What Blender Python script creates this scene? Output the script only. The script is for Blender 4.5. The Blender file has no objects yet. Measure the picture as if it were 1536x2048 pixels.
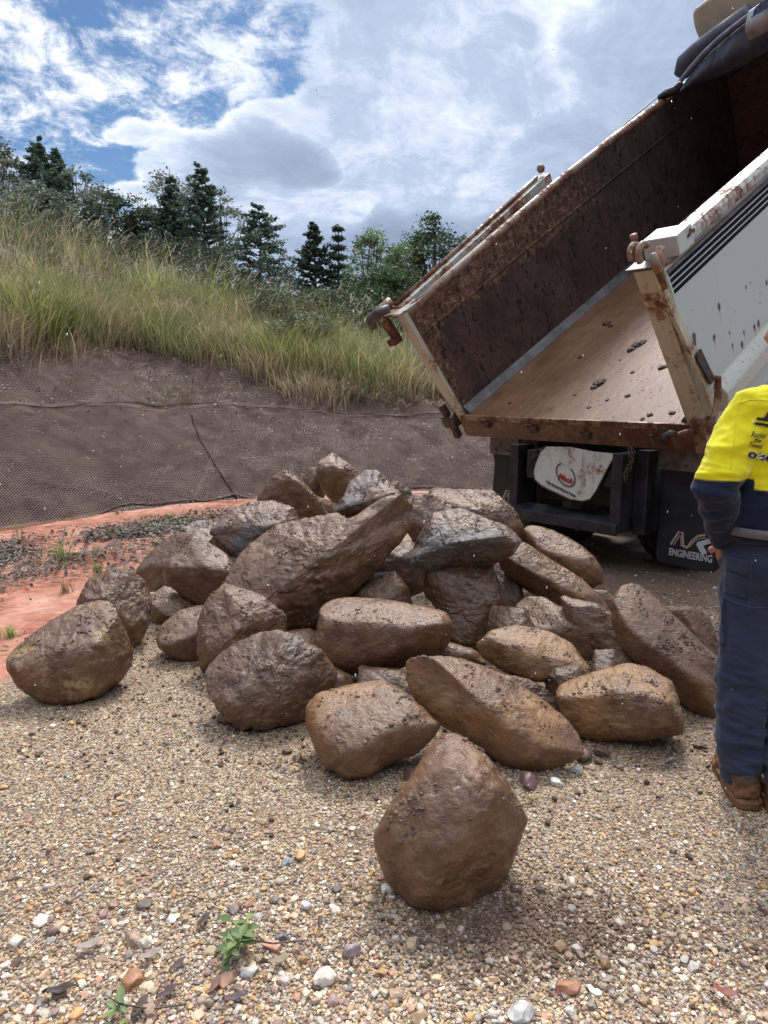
import bpy, bmesh, random
import numpy as np
from math import *
from mathutils import Vector, Matrix, Quaternion
from mathutils.bvhtree import BVHTree
random.seed(7); RNG = np.random.default_rng(7)
S = bpy.context.scene
# ------------------------------------------------------------------ camera, sky, sun, exposure
F = 1420.0; PIT = atan((1024 - 775.0) / F); H = 1.55
cp, sp = cos(PIT), sin(PIT)
cam_d = bpy.data.cameras.new("camera"); cam = bpy.data.objects.new("camera", cam_d); S.collection.objects.link(cam)
cam.location = (0, 0, H); cam.rotation_euler = (pi/2 - PIT, 0, 0)
cam_d.sensor_fit = 'VERTICAL'; cam_d.sensor_height = 24.0; cam_d.lens = 24.0 * F / 2048; cam_d.clip_end = 900; cam_d.clip_start = 0.05
S.camera = cam
CAM = np.array([0, 0, H])
def ray(px, py):
    u = px - 768.0; v = 1024.0 - py
    return np.array([u, F*cp + v*sp, v*cp - F*sp])
def at(px, py, y):                      # point seen at a place of the photo, y metres ahead
    r = ray(px, py); return CAM + r * (y / r[1])
def gnd(px, py, z=0.0):
    r = ray(px, py); return CAM + r * ((z - H) / r[2])

S.view_settings.view_transform = 'Standard'; S.view_settings.look = 'None'
S.view_settings.exposure = EXPO = 0.5; S.view_settings.gamma = 1.0
try:
    S.cycles.max_bounces = 6; S.cycles.diffuse_bounces = 3; S.cycles.glossy_bounces = 3; S.cycles.transparent_max_bounces = 8
    S.cycles.use_denoising = True
except Exception: pass
SUN_EL, SUN_AZ = radians(55), radians(12)        # sun behind thin cloud, ahead and slightly right
W = bpy.data.worlds.new("World"); S.world = W; W.use_nodes = True
wt = W.node_tree; wt.nodes.clear()
class NT:                                # tiny node helper
    def __init__(s, t): s.t = t
    def n(s, typ, ins=None, **kw):
        nd = s.t.nodes.new(typ)
        for k, v in kw.items(): setattr(nd, k, v)
        for k, v in (ins or {}).items():
            sk = nd.inputs[k]
            if isinstance(v, bpy.types.NodeSocket): s.t.links.new(v, sk)
            else:
                if isinstance(v, tuple) and len(v) == 3 and sk.type == 'RGBA': v = (*v, 1)
                sk.default_value = v
        return nd
    def m(s, op, a, b=0.0, c=0.0, clamp=False):
        return s.n('ShaderNodeMath', {0: a, 1: b, 2: c}, operation=op, use_clamp=clamp).outputs[0]
    def vm(s, op, a, b=(0, 0, 0), sc=1.0):
        nd = s.n('ShaderNodeVectorMath', {0: a, 1: b}, operation=op)
        if op == 'SCALE':
            if isinstance(sc, bpy.types.NodeSocket): s.t.links.new(sc, nd.inputs[3])
            else: nd.inputs[3].default_value = sc
        return nd
    def mix(s, f, a, b, typ='MIX'):
        nd = s.t.nodes.new('ShaderNodeMix'); nd.data_type = 'RGBA'; nd.blend_type = typ
        for i, v in ((0, f), (6, a), (7, b)):
            if isinstance(v, bpy.types.NodeSocket): s.t.links.new(v, nd.inputs[i])
            else: nd.inputs[i].default_value = (*v, 1) if isinstance(v, tuple) and len(v) == 3 else v
        return nd.outputs[2]
    def ss(s, x, a, b, o0=0.0, o1=1.0):  # smoothstep map
        nd = s.t.nodes.new('ShaderNodeMapRange'); nd.interpolation_type = 'SMOOTHSTEP'
        for i, v in ((0, x), (1, a), (2, b), (3, o0), (4, o1)):
            if isinstance(v, bpy.types.NodeSocket): s.t.links.new(v, nd.inputs[i])
            else: nd.inputs[i].default_value = v
        return nd.outputs[0]
    def noise(s, vec, scale, detail=4, rough=0.55, dist=0.0, out=0):
        return s.n('ShaderNodeTexNoise', {'Vector': vec, 'Scale': scale, 'Detail': detail, 'Roughness': rough, 'Distortion': dist}).outputs[out]
    def ramp(s, f, stops):
        nd = s.n('ShaderNodeValToRGB', {0: f}); cr = nd.color_ramp
        while len(cr.elements) < len(stops): cr.elements.new(0.5)
        for e, (p, c) in zip(cr.elements, stops): e.position = p; e.color = (*c, 1)
        return nd.outputs[0]
g = NT(wt)
sky = g.n('ShaderNodeTexSky', sky_type='NISHITA', sun_disc=False, sun_elevation=SUN_EL, sun_rotation=SUN_AZ, air_density=1.0, dust_density=0.6, ozone_density=2.0)
tc = g.n('ShaderNodeTexCoord').outputs['Generated']
dirn = g.vm('NORMALIZE', tc).outputs[0]
sx = g.n('ShaderNodeSeparateXYZ', {0: dirn})
dz = g.m('MAXIMUM', sx.outputs[2], 0.0)
inv = g.m('DIVIDE', 1.0, g.m('ADD', dz, 0.28))
plan = g.vm('SCALE', dirn, sc=inv).outputs[0]       # flat cloud layer coordinates
warp = g.noise(plan, 1.6, 3, 0.5, out=1)
pl2 = g.vm('ADD', plan, g.vm('SCALE', g.vm('SUBTRACT', warp, (.5, .5, .5)).outputs[0], sc=0.55).outputs[0]).outputs[0]
n_big = g.noise(pl2, 1.9, 6, 0.56)
n_fine = g.noise(pl2, 6.5, 8, 0.70)
n_d = g.noise(plan, 3.2, 9, 0.68, 0.3)
def blob(px, py, ang, soft):            # a patch of sky round a direction
    r = ray(px, py); r = r / np.linalg.norm(r)
    d = g.vm('DOT_PRODUCT', g.vm('ADD', dirn, g.vm('SCALE', g.vm('SUBTRACT', warp, (.5, .5, .5)).outputs[0], sc=0.10).outputs[0]).outputs[0], tuple(r)).outputs[1]
    return g.ss(d, cos(radians(ang + soft)), cos(radians(max(ang - soft, 0))))
def addall(l):
    o = l[0]
    for x in l[1:]: o = g.m('ADD', o, x)
    return g.m('MINIMUM', o, 1.0)
def w_(b, k): return g.m('MULTIPLY', b, k)
holes = addall([blob(40, 265, 5, 4), w_(blob(180, 285, 3, 4), 1.0), w_(blob(215, 80, 6, 5), 1.1), w_(blob(350, 5, 5, 4), .8), w_(blob(40, 10, 5, 4), .8)])
n_wisp = g.noise(plan, 15, 6, 0.7, 0.6)
hole = g.ss(g.m('ADD', g.m('MULTIPLY', holes, 0.86), g.m('ADD', g.m('MULTIPLY', g.m('ADD', g.m('SUBTRACT', n_fine, .5), g.m('MULTIPLY', g.m('SUBTRACT', n_wisp, .5), .7)), 1.7), g.m('MULTIPLY', g.m('SUBTRACT', n_d, .5), 1.9))), 0.24, 1.05)
bright = addall([w_(blob(880, 70, 8, 7), 1.5), w_(blob(1000, 150, 8, 7), .9), w_(blob(240, 150, 5, 6), .75), w_(blob(620, 120, 6, 6), .5), w_(blob(780, 160, 5, 4), .5), w_(blob(60, 190, 4, 4), .7), w_(blob(620, 370, 4, 3), .35), w_(blob(400, 250, 9, 9), .30)])
dark = addall([w_(blob(760, 330, 10, 8), .8), w_(blob(1000, 330, 8, 8), .6), w_(blob(1120, 70, 6, 6), .3)])
n_wisp = g.noise(plan, 15, 6, 0.7, 0.6)
v = g.m('MULTIPLY_ADD', bright, 0.36, g.m('MULTIPLY_ADD', dark, -0.21, g.m('ADD', g.m('MULTIPLY', n_big, .58), g.m('ADD', g.m('MULTIPLY', n_fine, 0.48), g.m('MULTIPLY', n_wisp, .22)))))
v = g.m('ADD', v, g.m('MULTIPLY', g.m('MULTIPLY', hole, g.m('SUBTRACT', 1.0, hole)), .30))
v = g.m('ADD', v, g.m('MULTIPLY', g.ss(holes, 0.0, .9), .05))
ccol = g.ramp(v, [(0.40, (.215, .270, .385)), (0.60, (.290, .355, .490)), (0.76, (.39, .46, .60)), (0.92, (.66, .72, .82)), (1.0, (1.0, 1.0, 1.0))])
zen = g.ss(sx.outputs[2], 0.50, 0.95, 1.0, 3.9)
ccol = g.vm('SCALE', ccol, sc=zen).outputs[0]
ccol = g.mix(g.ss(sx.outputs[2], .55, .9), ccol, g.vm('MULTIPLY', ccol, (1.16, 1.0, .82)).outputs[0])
skyc = g.vm('MULTIPLY', g.vm('SCALE', sky.outputs[0], sc=0.062).outputs[0], (.68, .89, 1.07)).outputs[0]
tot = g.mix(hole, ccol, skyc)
back = g.m('MULTIPLY', g.ss(sx.outputs[1], .25, -.35), g.ss(sx.outputs[2], .75, .35))   # unseen sky behind the camera, dimmed to darken sides facing it
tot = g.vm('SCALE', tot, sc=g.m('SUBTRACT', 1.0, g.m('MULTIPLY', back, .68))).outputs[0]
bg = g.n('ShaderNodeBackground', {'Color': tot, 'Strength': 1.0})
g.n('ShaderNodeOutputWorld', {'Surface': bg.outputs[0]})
sun_d = bpy.data.lights.new("sun", 'SUN'); sun_d.energy = 2.3; sun_d.angle = radians(12); sun_d.color = (1, .95, .88)
sun = bpy.data.objects.new("sun", sun_d); S.collection.objects.link(sun)
sdir = Vector((sin(SUN_AZ)*cos(SUN_EL), cos(SUN_AZ)*cos(SUN_EL), sin(SUN_EL)))
sun.rotation_euler = (-sdir).to_track_quat('-Z', 'Y').to_euler()

# ------------------------------------------------------------------ helpers
def tag(o, label=None, cat=None, group=None, kind=None):
    if label: o['label'] = label
    if cat: o['category'] = cat
    if group: o['group'] = group
    if kind: o['kind'] = kind
    return o
def link(o, parent=None):
    S.collection.objects.link(o)
    if parent is not None: o.parent = parent
    return o
def empty(name, loc=(0, 0, 0), rot=None):
    o = bpy.data.objects.new(name, None); o.empty_display_size = .1; link(o); o.location = loc
    if rot is not None: o.rotation_mode = 'QUATERNION'; o.rotation_quaternion = rot
    return o
def mesh_np(name, V, Fc, mat=None, parent=None, smooth=True, col=None, fcol=None, mats=None, midx=None):
    """Fc: (n,k) int array (all faces k-gons) or list of arrays"""
    me = bpy.data.meshes.new(name)
    V = np.asarray(V, np.float32); Fl = [np.asarray(f, np.int32) for f in (Fc if isinstance(Fc, list) else [Fc]) if len(f)]
    nl = sum(f.size for f in Fl); npoly = sum(len(f) for f in Fl)
    me.vertices.add(len(V)); me.vertices.foreach_set('co', V.ravel())
    me.loops.add(nl); me.loops.foreach_set('vertex_index', np.concatenate([f.ravel() for f in Fl]))
    me.polygons.add(npoly)
    tot = np.concatenate([np.full(len(f), f.shape[1], np.int32) for f in Fl])
    me.polygons.foreach_set('loop_start', np.concatenate([[0], np.cumsum(tot)[:-1]]).astype(np.int32))
    me.polygons.foreach_set('loop_total', tot)
    me.update(calc_edges=True)
    me.polygons.foreach_set('use_smooth', np.full(npoly, smooth))
    if midx is not None: me.polygons.foreach_set('material_index', np.asarray(midx, np.int32))
    if col is not None:
        at_ = me.color_attributes.new('col', 'FLOAT_COLOR', 'POINT')
        c = np.ones((len(V), 4), np.float32); c[:, :3] = col; at_.data.foreach_set('color', c.ravel())
    for m in (mats or ([mat] if mat else [])): me.materials.append(m)
    me.validate()
    o = bpy.data.objects.new(name, me); link(o, parent); return o
class MB:
    """collects boxes, prisms and tubes, then links them as one mesh object"""
    def __init__(s): s.v = []; s.f = []
    def add(s, V, Fs):
        b = len(s.v); s.v += [tuple(map(float, p)) for p in V]; s.f += [tuple(i + b for i in f) for f in Fs]; return s
    def box(s, x0, x1, y0, y1, z0, z1):
        V = [(x, y, z) for z in (z0, z1) for y in (y0, y1) for x in (x0, x1)]
        return s.add(V, [(0, 2, 3, 1), (4, 5, 7, 6), (0, 1, 5, 4), (2, 6, 7, 3), (0, 4, 6, 2), (1, 3, 7, 5)])
    def prism(s, poly, axis, a0, a1):    # extrude polygon (2D) along axis 0/1/2
        n = len(poly); V = []
        for a in (a0, a1):
            for (p, q) in poly:
                V.append({0: (a, p, q), 1: (p, a, q), 2: (p, q, a)}[axis])
        return s.add(V, [tuple(range(n)), tuple(range(2*n-1, n-1, -1))] + [(i, n+i, n+(i+1) % n, (i+1) % n) for i in range(n)])
    def tube(s, pts, r, n=10, cap=True):
        pts = [Vector(p) for p in pts]; rs = r if isinstance(r, (list, tuple)) else [r]*len(pts)
        V = []; Fs = []; up = Vector((0, 0, 1)); t0 = (pts[1]-pts[0]).normalized()
        if abs(t0.dot(up)) > .9: up = Vector((1, 0, 0))
        u = t0.cross(up).normalized()
        for i, p in enumerate(pts):
            t = (pts[min(i+1, len(pts)-1)] - pts[max(i-1, 0)]).normalized()
            u = (u - t*u.dot(t)).normalized(); w = t.cross(u)
            for k in range(n):
                a = 2*pi*k/n; V.append(p + (u*cos(a) + w*sin(a))*rs[i])
        for i in range(len(pts)-1):
            for k in range(n):
                Fs.append((i*n+k, i*n+(k+1) % n, (i+1)*n+(k+1) % n, (i+1)*n+k))
        if cap: Fs += [tuple(range(n-1, -1, -1)), tuple(range((len(pts)-1)*n, len(pts)*n))]
        return s.add(V, Fs)
    def lathe(s, prof, n=24, M=None):    # profile (r, z) round z
        V = []; Fs = []
        for (r, z) in prof:
            for k in range(n): V.append((r*cos(2*pi*k/n), r*sin(2*pi*k/n), z))
        m = len(prof)
        for i in range(m-1):
            for k in range(n): Fs.append((i*n+k, i*n+(k+1) % n, (i+1)*n+(k+1) % n, (i+1)*n+k))
        Fs += [tuple(range(n-1, -1, -1)), tuple(range((m-1)*n, m*n))]
        if M is not None: V = [M @ Vector(p) for p in V]
        return s.add(V, Fs)
    def build(s, name, mat, parent=None, bevel=0.0, smooth=False, loc=None, sub=0, seg=2):
        me = bpy.data.meshes.new(name); me.from_pydata(s.v, [], s.f)
        bm = bmesh.new(); bm.from_mesh(me); bmesh.ops.recalc_face_normals(bm, faces=bm.faces); bm.to_mesh(me); bm.free()
        me.materials.append(mat)
        for p in me.polygons: p.use_smooth = smooth or bevel > 0
        o = bpy.data.objects.new(name, me); link(o, parent)
        if loc is not None: o.location = loc
        if bevel > 0:
            b = o.modifiers.new('bevel', 'BEVEL'); b.width = bevel; b.segments = seg; b.limit_method = 'ANGLE'; b.angle_limit = radians(35); b.harden_normals = True
        if sub:
            b = o.modifiers.new('sub', 'SUBSURF'); b.levels = b.render_levels = sub
        return o
# numpy gradient noise
_P = np.random.default_rng(11).permutation(256).astype(np.int32); _P = np.concatenate([_P, _P, _P])
_G = np.random.default_rng(12).normal(size=(256, 3)); _G /= np.linalg.norm(_G, axis=1)[:, None]
def pn(p):
    p = np.asarray(p, float); i = np.floor(p).astype(np.int64); f = p - i; i = (i & 255).astype(np.int32)
    u = f*f*f*(f*(f*6-15)+10); r = 0
    for dx in (0, 1):
        wx = u[:, 0] if dx else 1-u[:, 0]
        for dy in (0, 1):
            wy = u[:, 1] if dy else 1-u[:, 1]
            for dz_ in (0, 1):
                wz = u[:, 2] if dz_ else 1-u[:, 2]
                h = _P[_P[_P[(i[:, 0]+dx) & 255] + ((i[:, 1]+dy) & 255)] + ((i[:, 2]+dz_) & 255)]
                gg = _G[h]; r = r + wx*wy*wz*(gg[:, 0]*(f[:, 0]-dx)+gg[:, 1]*(f[:, 1]-dy)+gg[:, 2]*(f[:, 2]-dz_))
    return r
def fbm(p, oct=4, gain=.5, lac=2.03):
    a = 1; s_ = 0; q = np.asarray(p, float)
    for _ in range(oct): s_ = s_ + a*pn(q); a *= gain; q = q*lac + 17.3
    return s_
def ridged(p, oct=4, gain=.5):
    a = 1; s_ = 0; q = np.asarray(p, float)
    for _ in range(oct): s_ = s_ + a*(.35 - np.abs(pn(q))); a *= gain; q = q*2.07 + 9.1
    return s_
def sstep(x, a, b): t = np.clip((x-a)/(b-a), 0, 1); return t*t*(3-2*t)

# ------------------------------------------------------------------ materials
def new_mat(name):
    m = bpy.data.materials.new(name); m.use_nodes = True; m.node_tree.nodes.clear(); return m, NT(m.node_tree)
def out(g, sh): g.n('ShaderNodeOutputMaterial', {'Surface': sh})
def princ(g, col, rough=.6, normal=None, metal=0.0, spec=.5, **kw):
    ins = {'Base Color': col, 'Roughness': rough, 'Metallic': metal, 'Specular IOR Level': spec}
    if normal is not None: ins['Normal'] = normal
    ins.update(kw)
    return g.n('ShaderNodeBsdfPrincipled', ins).outputs[0]
def bump(g, h, st=.5, dist=.01, nrm=None):
    ins = {'Height': h, 'Strength': st, 'Distance': dist}
    if nrm is not None: ins['Normal'] = nrm
    return g.n('ShaderNodeBump', ins).outputs[0]
def oattr(g, nm): return g.n('ShaderNodeAttribute', attribute_name=nm, attribute_type='OBJECT').outputs['Fac']
def vcol(g): return g.n('ShaderNodeAttribute', attribute_name='col', attribute_type='GEOMETRY').outputs['Color']
def plain(name, col, rough=.6, metal=0.0, nz=.15, nscale=8, bst=.15, bd=.004, spec=.5):
    m, g = new_mat(name); c = g.n('ShaderNodeTexCoord').outputs['Object']
    n1 = g.noise(c, nscale, 5, .6); k = g.ss(n1, .3, .7)
    dk = tuple(x*(1-nz*2) for x in col); lt = tuple(min(1, x*(1+nz)) for x in col)
    cc = g.mix(k, dk, lt); n2 = g.noise(c, nscale*9, 4, .6)
    out(g, princ(g, cc, rough, bump(g, n2, bst, bd), metal, spec)); return m
M = {}
def rock_mat():
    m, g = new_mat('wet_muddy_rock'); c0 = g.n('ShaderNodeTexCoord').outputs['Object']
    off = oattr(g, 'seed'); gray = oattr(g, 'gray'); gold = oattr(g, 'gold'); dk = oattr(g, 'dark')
    c = g.vm('ADD', c0, g.n('ShaderNodeCombineXYZ', {0: off, 1: off, 2: off}).outputs[0]).outputs[0]
    geo = g.n('ShaderNodeNewGeometry'); nz_ = g.n('ShaderNodeSeparateXYZ', {0: geo.outputs['Normal']}).outputs[2]
    nb = g.noise(c, 2.6, 7, .6, .4); nm = g.noise(c, 9, 6, .65, .2); nf = g.noise(c, 42, 5, .65); ng = g.noise(c, 150, 3, .6)
    # mud film
    mud = g.ramp(nm, [(.28, (.074, .035, .017)), (.45, (.136, .068, .034)), (.60, (.188, .099, .051)), (.78, (.28, .165, .10))])
    goldc = g.ramp(nm, [(.3, (.12, .052, .016)), (.5, (.225, .108, .034)), (.72, (.33, .18, .07))])
    mud = g.mix(g.m('MULTIPLY', g.m('ADD', gold, .22), g.ss(nb, .35, .62), clamp=True), mud, goldc)
    # bare stone with quartz-like pale flecks
    stone = g.ramp(g.noise(c, 14, 8, .72, .6), [(.30, (.045, .042, .040)), (.45, (.115, .105, .095)), (.58, (.19, .172, .15)), (.72, (.33, .30, .26))])
    stone = g.mix(g.ss(g.noise(c, 5, 4, .6), .52, .68), stone, (.20, .135, .09))
    exp = g.m('ADD', g.m('MULTIPLY', nb, .75), g.m('ADD', g.m('MULTIPLY', nf, .35), g.m('MULTIPLY', gray, .55)))
    pt = g.ss(g.m('ADD', geo.outputs['Pointiness'], g.m('MULTIPLY', g.m('SUBTRACT', nm, .5), .10)), .515, .56)
    expm = g.m('MAXIMUM', g.ss(exp, .71, .86), g.m('MULTIPLY', pt, g.ss(nb, .44, .62, .0, .55)))
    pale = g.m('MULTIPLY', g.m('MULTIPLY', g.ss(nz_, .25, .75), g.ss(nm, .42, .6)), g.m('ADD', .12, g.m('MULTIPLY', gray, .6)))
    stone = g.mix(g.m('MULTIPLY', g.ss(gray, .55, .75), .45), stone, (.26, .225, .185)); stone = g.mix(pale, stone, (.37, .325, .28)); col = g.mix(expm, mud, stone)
    # ochre stain patches
    och = g.ss(g.m('ADD', g.noise(c, 3.7, 5, .65, .5), g.m('MULTIPLY', oattr(g, 'ochre'), .22)), .67, .72)
    col = g.mix(g.m('MULTIPLY', och, .8), col, (.34, .215, .085))
    # mud crumbs lying on the upward faces
    vo = g.n('ShaderNodeTexVoronoi', {'Vector': g.vm('ADD', c, g.vm('SCALE', g.noise(c, 30, 3, .6, out=1), sc=.03).outputs[0]).outputs[0], 'Scale': 34.0, 'Randomness': 1.0})
    vd = vo.outputs['Distance']; sel = g.ss(g.noise(c, 6, 4, .7), .52, .62)
    crumb = g.m('MULTIPLY', g.m('MULTIPLY', g.ss(vd, .40, .2), sel), g.ss(nz_, .15, .65))
    col = g.mix(g.m('MULTIPLY', crumb, .75), col, (.045, .024, .016))
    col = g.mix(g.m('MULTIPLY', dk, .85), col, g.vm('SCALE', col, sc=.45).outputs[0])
    h = g.m('ADD', g.m('MULTIPLY', nf, .75), g.m('ADD', g.m('MULTIPLY', ng, .18), g.m('MULTIPLY', crumb, .5)))
    h = g.m('ADD', h, g.m('MULTIPLY', nm, .8))
    str_ = g.noise(g.vm('MULTIPLY', c, (9, 9, 38)).outputs[0], 1.0, 5, .7, .5)
    h = g.m('ADD', h, g.m('MULTIPLY', str_, .28))
    bp = bump(g, h, .62, .015)
    rough = g.ss(g.m('ADD', g.m('MULTIPLY', nf, .5), g.m('MULTIPLY', nm, .5)), .35, .65, .25, .50)
    rough = g.m('ADD', rough, g.m('MULTIPLY', expm, .24))
    col = g.mix(g.m('MULTIPLY', oattr(g, 'mist_tint'), .8), col, g.vm('MULTIPLY', col, (.92, .95, 1.02)).outputs[0])  # far boulders tinted cooler, mist painted into the rock colour
    out(g, princ(g, col, rough, bp, spec=.6)); return m
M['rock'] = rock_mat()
def ground_mat():
    m, g = new_mat('ground'); c = g.n('ShaderNodeTexCoord').outputs['Object']
    kg = vcol(g); sp_ = g.n('ShaderNodeSeparateColor', {0: kg}); clay, soil, mud_shade_z = sp_.outputs[0], sp_.outputs[1], sp_.outputs[2]
    n1 = g.noise(c, 1.7, 6, .6); n2 = g.noise(c, 12, 6, .65); n3 = g.noise(c, 70, 4, .65)
    wc = g.vm('ADD', c, g.vm('SCALE', g.noise(c, 60, 2, .5, out=1), sc=.012).outputs[0]).outputs[0]
    v1 = g.n('ShaderNodeTexVoronoi', {'Vector': wc, 'Scale': 110.0, 'Randomness': 1.0})
    v2 = g.n('ShaderNodeTexVoronoi', {'Vector': wc, 'Scale': 52.0, 'Randomness': 1.0})
    rnd = g.n('ShaderNodeSeparateColor', {0: v1.outputs['Color']}).outputs[0]; rnd2 = g.n('ShaderNodeSeparateColor', {0: v2.outputs['Color']}).outputs[1]
    stops = [(0., (.12, .08, .055)), (.16, (.26, .16, .09)), (.3, (.46, .31, .17)), (.5, (.58, .43, .25)), (.68, (.68, .55, .36)), (.8, (.50, .28, .11)), (.88, (.33, .26, .21)), (.97, (.80, .72, .58))]
    ga = g.mix(.45, g.ramp(rnd, stops), g.ramp(rnd2, stops))
    ga = g.vm('SCALE', g.mix(g.ss(v1.outputs['Distance'], .42, .72), ga, (.10, .07, .05)), sc=.9).outputs[0]
    ga = g.mix(g.ss(n1, .46, .66, 0, .45), ga, (.20, .125, .08))
    cl = g.ramp(g.m('ADD', g.m('MULTIPLY', n1, .5), g.m('MULTIPLY', n2, .5)), [(.32, (.26, .075, .045)), (.46, (.44, .175, .11)), (.58, (.57, .285, .20)), (.72, (.64, .41, .32))])
    so = g.ramp(g.m('ADD', g.m('MULTIPLY', n2, .6), g.m('MULTIPLY', n3, .4)), [(.3, (.020, .010, .008)), (.5, (.055, .023, .016)), (.7, (.13, .055, .036))])
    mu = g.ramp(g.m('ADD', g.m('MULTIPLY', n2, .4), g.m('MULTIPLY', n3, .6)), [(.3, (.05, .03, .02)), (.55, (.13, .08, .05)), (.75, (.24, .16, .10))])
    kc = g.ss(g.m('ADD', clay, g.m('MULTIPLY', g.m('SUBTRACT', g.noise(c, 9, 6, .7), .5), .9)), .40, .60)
    km = g.m('MULTIPLY', g.ss(g.m('ADD', mud_shade_z, g.m('MULTIPLY', g.m('SUBTRACT', n2, .5), 1.4)), .35, .75), .85)  # mud mask, also carries the painted shade from beneath the truck
    cl = g.mix(g.ss(g.noise(g.vm('MULTIPLY', c, (1.2, 5, 1)).outputs[0], 1.5, 6, .7, 1.2), .50, .66, 0, .55), cl, (.20, .085, .05)); col = g.mix(kc, g.mix(km, ga, mu), cl); ks = g.ss(g.m('ADD', soil, g.m('MULTIPLY', g.m('SUBTRACT', n2, .5), .5)), .4, .6)
    col = g.mix(ks, col, so)
    hg = g.m('MULTIPLY', g.m('SUBTRACT', 1.0, v1.outputs['Distance']), .8)
    h = g.m('ADD', g.m('MULTIPLY', hg, g.m('SUBTRACT', 1.0, g.m('MAXIMUM', kc, ks))), g.m('MULTIPLY', n3, g.m('ADD', .4, g.m('MULTIPLY', ks, .6))))
    wet = g.ss(g.noise(c, 2.3, 5, .6, .5), .44, .58)
    rough = g.mix(kc, (.7, .7, .7), g.mix(wet, (.42, .42, .42), (.12, .12, .12)))
    out(g, princ(g, col, rough, bump(g, h, .8, .008), spec=g.m('SUBTRACT', .4, g.m('MULTIPLY', ks, .32)))); return m
M['ground'] = ground_mat()
def vc_mat(name, rough=.6, trans=0.0, sp_=.4, nz=.0, emis=None):
    m, g = new_mat(name); col = vcol(g); c = g.n('ShaderNodeTexCoord').outputs['Object']
    if nz: col = g.mix(g.ss(g.noise(c, nz, 4, .6), .35, .7, 0, .5), col, g.vm('SCALE', col, sc=.55).outputs[0])
    p = princ(g, col, rough, spec=sp_)
    if trans:
        t = g.n('ShaderNodeBsdfTranslucent', {'Color': col}).outputs[0]
        p = g.n('ShaderNodeMixShader', {0: trans, 1: p, 2: t}).outputs[0]
    out(g, p); return m
M['pebble'] = vc_mat('pebble', .5, 0, .5, nz=90)
M['grass'] = vc_mat('grass_blades', .55, .35)
M['leaf'] = vc_mat('leaf', .5, .25)
M['litter'] = vc_mat('dead_leaf', .55, .05)
M['net'] = plain('jute_twine', (.155, .112, .092), .95, spec=.05, nz=.2, nscale=3)
M['bark'] = plain('bark', (.17, .14, .11), .85, nz=.3, nscale=4, bst=.6, bd=.03)
# ------------------------------------------------------------------ terrain
TX = np.array([-60, -12, -8, -6, -4.1, -3.1, -2.0, -.5, 1.7, 3.2, 5, 7, 10, 20, 60.])
TY = np.array([-40, -1.5, 3.2, 5.6, 8.0, 9.1, 9.95, 10.45, 10.8, 11.3, 13.5, 17, 22, 34, 80.])
def toe(x):
    return (np.interp(x-.35, TX, TY) + np.interp(x, TX, TY) + np.interp(x+.35, TX, TY))/3
def sdist(x, y):
    d = (toe(x+.2)-toe(x-.2))/.4
    return (y - toe(x))/np.sqrt(1+d*d)
def terrain(x, y):
    x = np.asarray(x, float); y = np.asarray(y, float)
    s = sdist(x, y)
    m = np.interp(x, [-8, -4, 0, 3], [.60, .57, .48, .42])
    hc = np.interp(x, [-40, -10, -7.5, -3.7, -.7, .9, 3, 8, 30], [6, 4.9, 4.5, 3.35, 2.35, 1.95, 1.5, 1.0, .8])
    far = sstep(y, 20, 60)*1.6
    hc = hc + far
    z = np.where(s > 0, m*np.maximum(s, 0), 0)
    k = .5; hh = np.clip(.5+.5*(hc-z)/k, 0, 1); z = hc*(1-hh)+z*hh - k*hh*(1-hh)*(s > 0)*sstep(s, 0, 2)
    z = np.where(s > 0, np.maximum(z, 0), z)
    p = np.stack([x, y, x*0], -1)
    z = z + sstep(s, .3, 2.5)*(.16*pn(p.reshape(-1, 3)*.9).reshape(x.shape)+.06*pn(p.reshape(-1, 3)*3.1).reshape(x.shape))
    z = z + .012*pn(p.reshape(-1, 3)*2.7+5).reshape(x.shape)*(1-sstep(s, 0, .5)) + .007*sstep(s, 0, .6)*pn(p.reshape(-1, 3)*6).reshape(x.shape)
    return z
def claymask(x, y):
    s = sdist(x, y)
    bx = np.interp(y, [0, 2.0, 3.3, 5, 7.2, 8.4, 9.3, 10.3], [-1.35, -1.75, -2.0, -2.12, -2.1, -1.6, -.4, 3.5])
    a = sstep(bx - x, -.25, .25)
    b = sstep(s, -1.15, -.75)
    return np.maximum(a, b)
def graded(lo, f0, f1, hi, d):
    a = list(np.arange(f0, f1, d)); st = d
    while a[-1] < hi: st *= 1.16; a.append(a[-1]+st)
    b = [a[0]]; st = d
    while b[-1] > lo: st *= 1.16; b.append(b[-1]-st)
    return np.array(b[:0:-1] + a)
gx = graded(-420, -7.5, 6.5, 420, .05); gy = graded(-60, .8, 16, 700, .05)
X, Y = np.meshgrid(gx, gy); Z = terrain(X, Y)
nx, ny = len(gx), len(gy); idx = np.arange(nx*ny).reshape(ny, nx)
quads = np.stack([idx[:-1, :-1], idx[:-1, 1:], idx[1:, 1:], idx[1:, :-1]], -1).reshape(-1, 4)
Sd = sdist(X, Y); cm = claymask(X, Y)
mud_shade_m = np.exp(-(((X-.5)/1.75)**2+((Y-3.9)/1.55)**2)**2)*.62 + .9*np.exp(-(((X-.42)/.42)**2+((Y-1.83)/.22)**2)) + .95*np.exp(-(((X-2.5)/1.9)**2+((Y-6.3)/1.6)**2)**2)  # mud round the boulders; last term is painted shade under the truck
colg = np.stack([cm, sstep(Sd, -.12, .12), np.clip(mud_shade_m, 0, 1)], -1).reshape(-1, 3)
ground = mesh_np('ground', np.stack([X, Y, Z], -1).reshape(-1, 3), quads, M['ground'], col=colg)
tag(ground, kind='structure')

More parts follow.
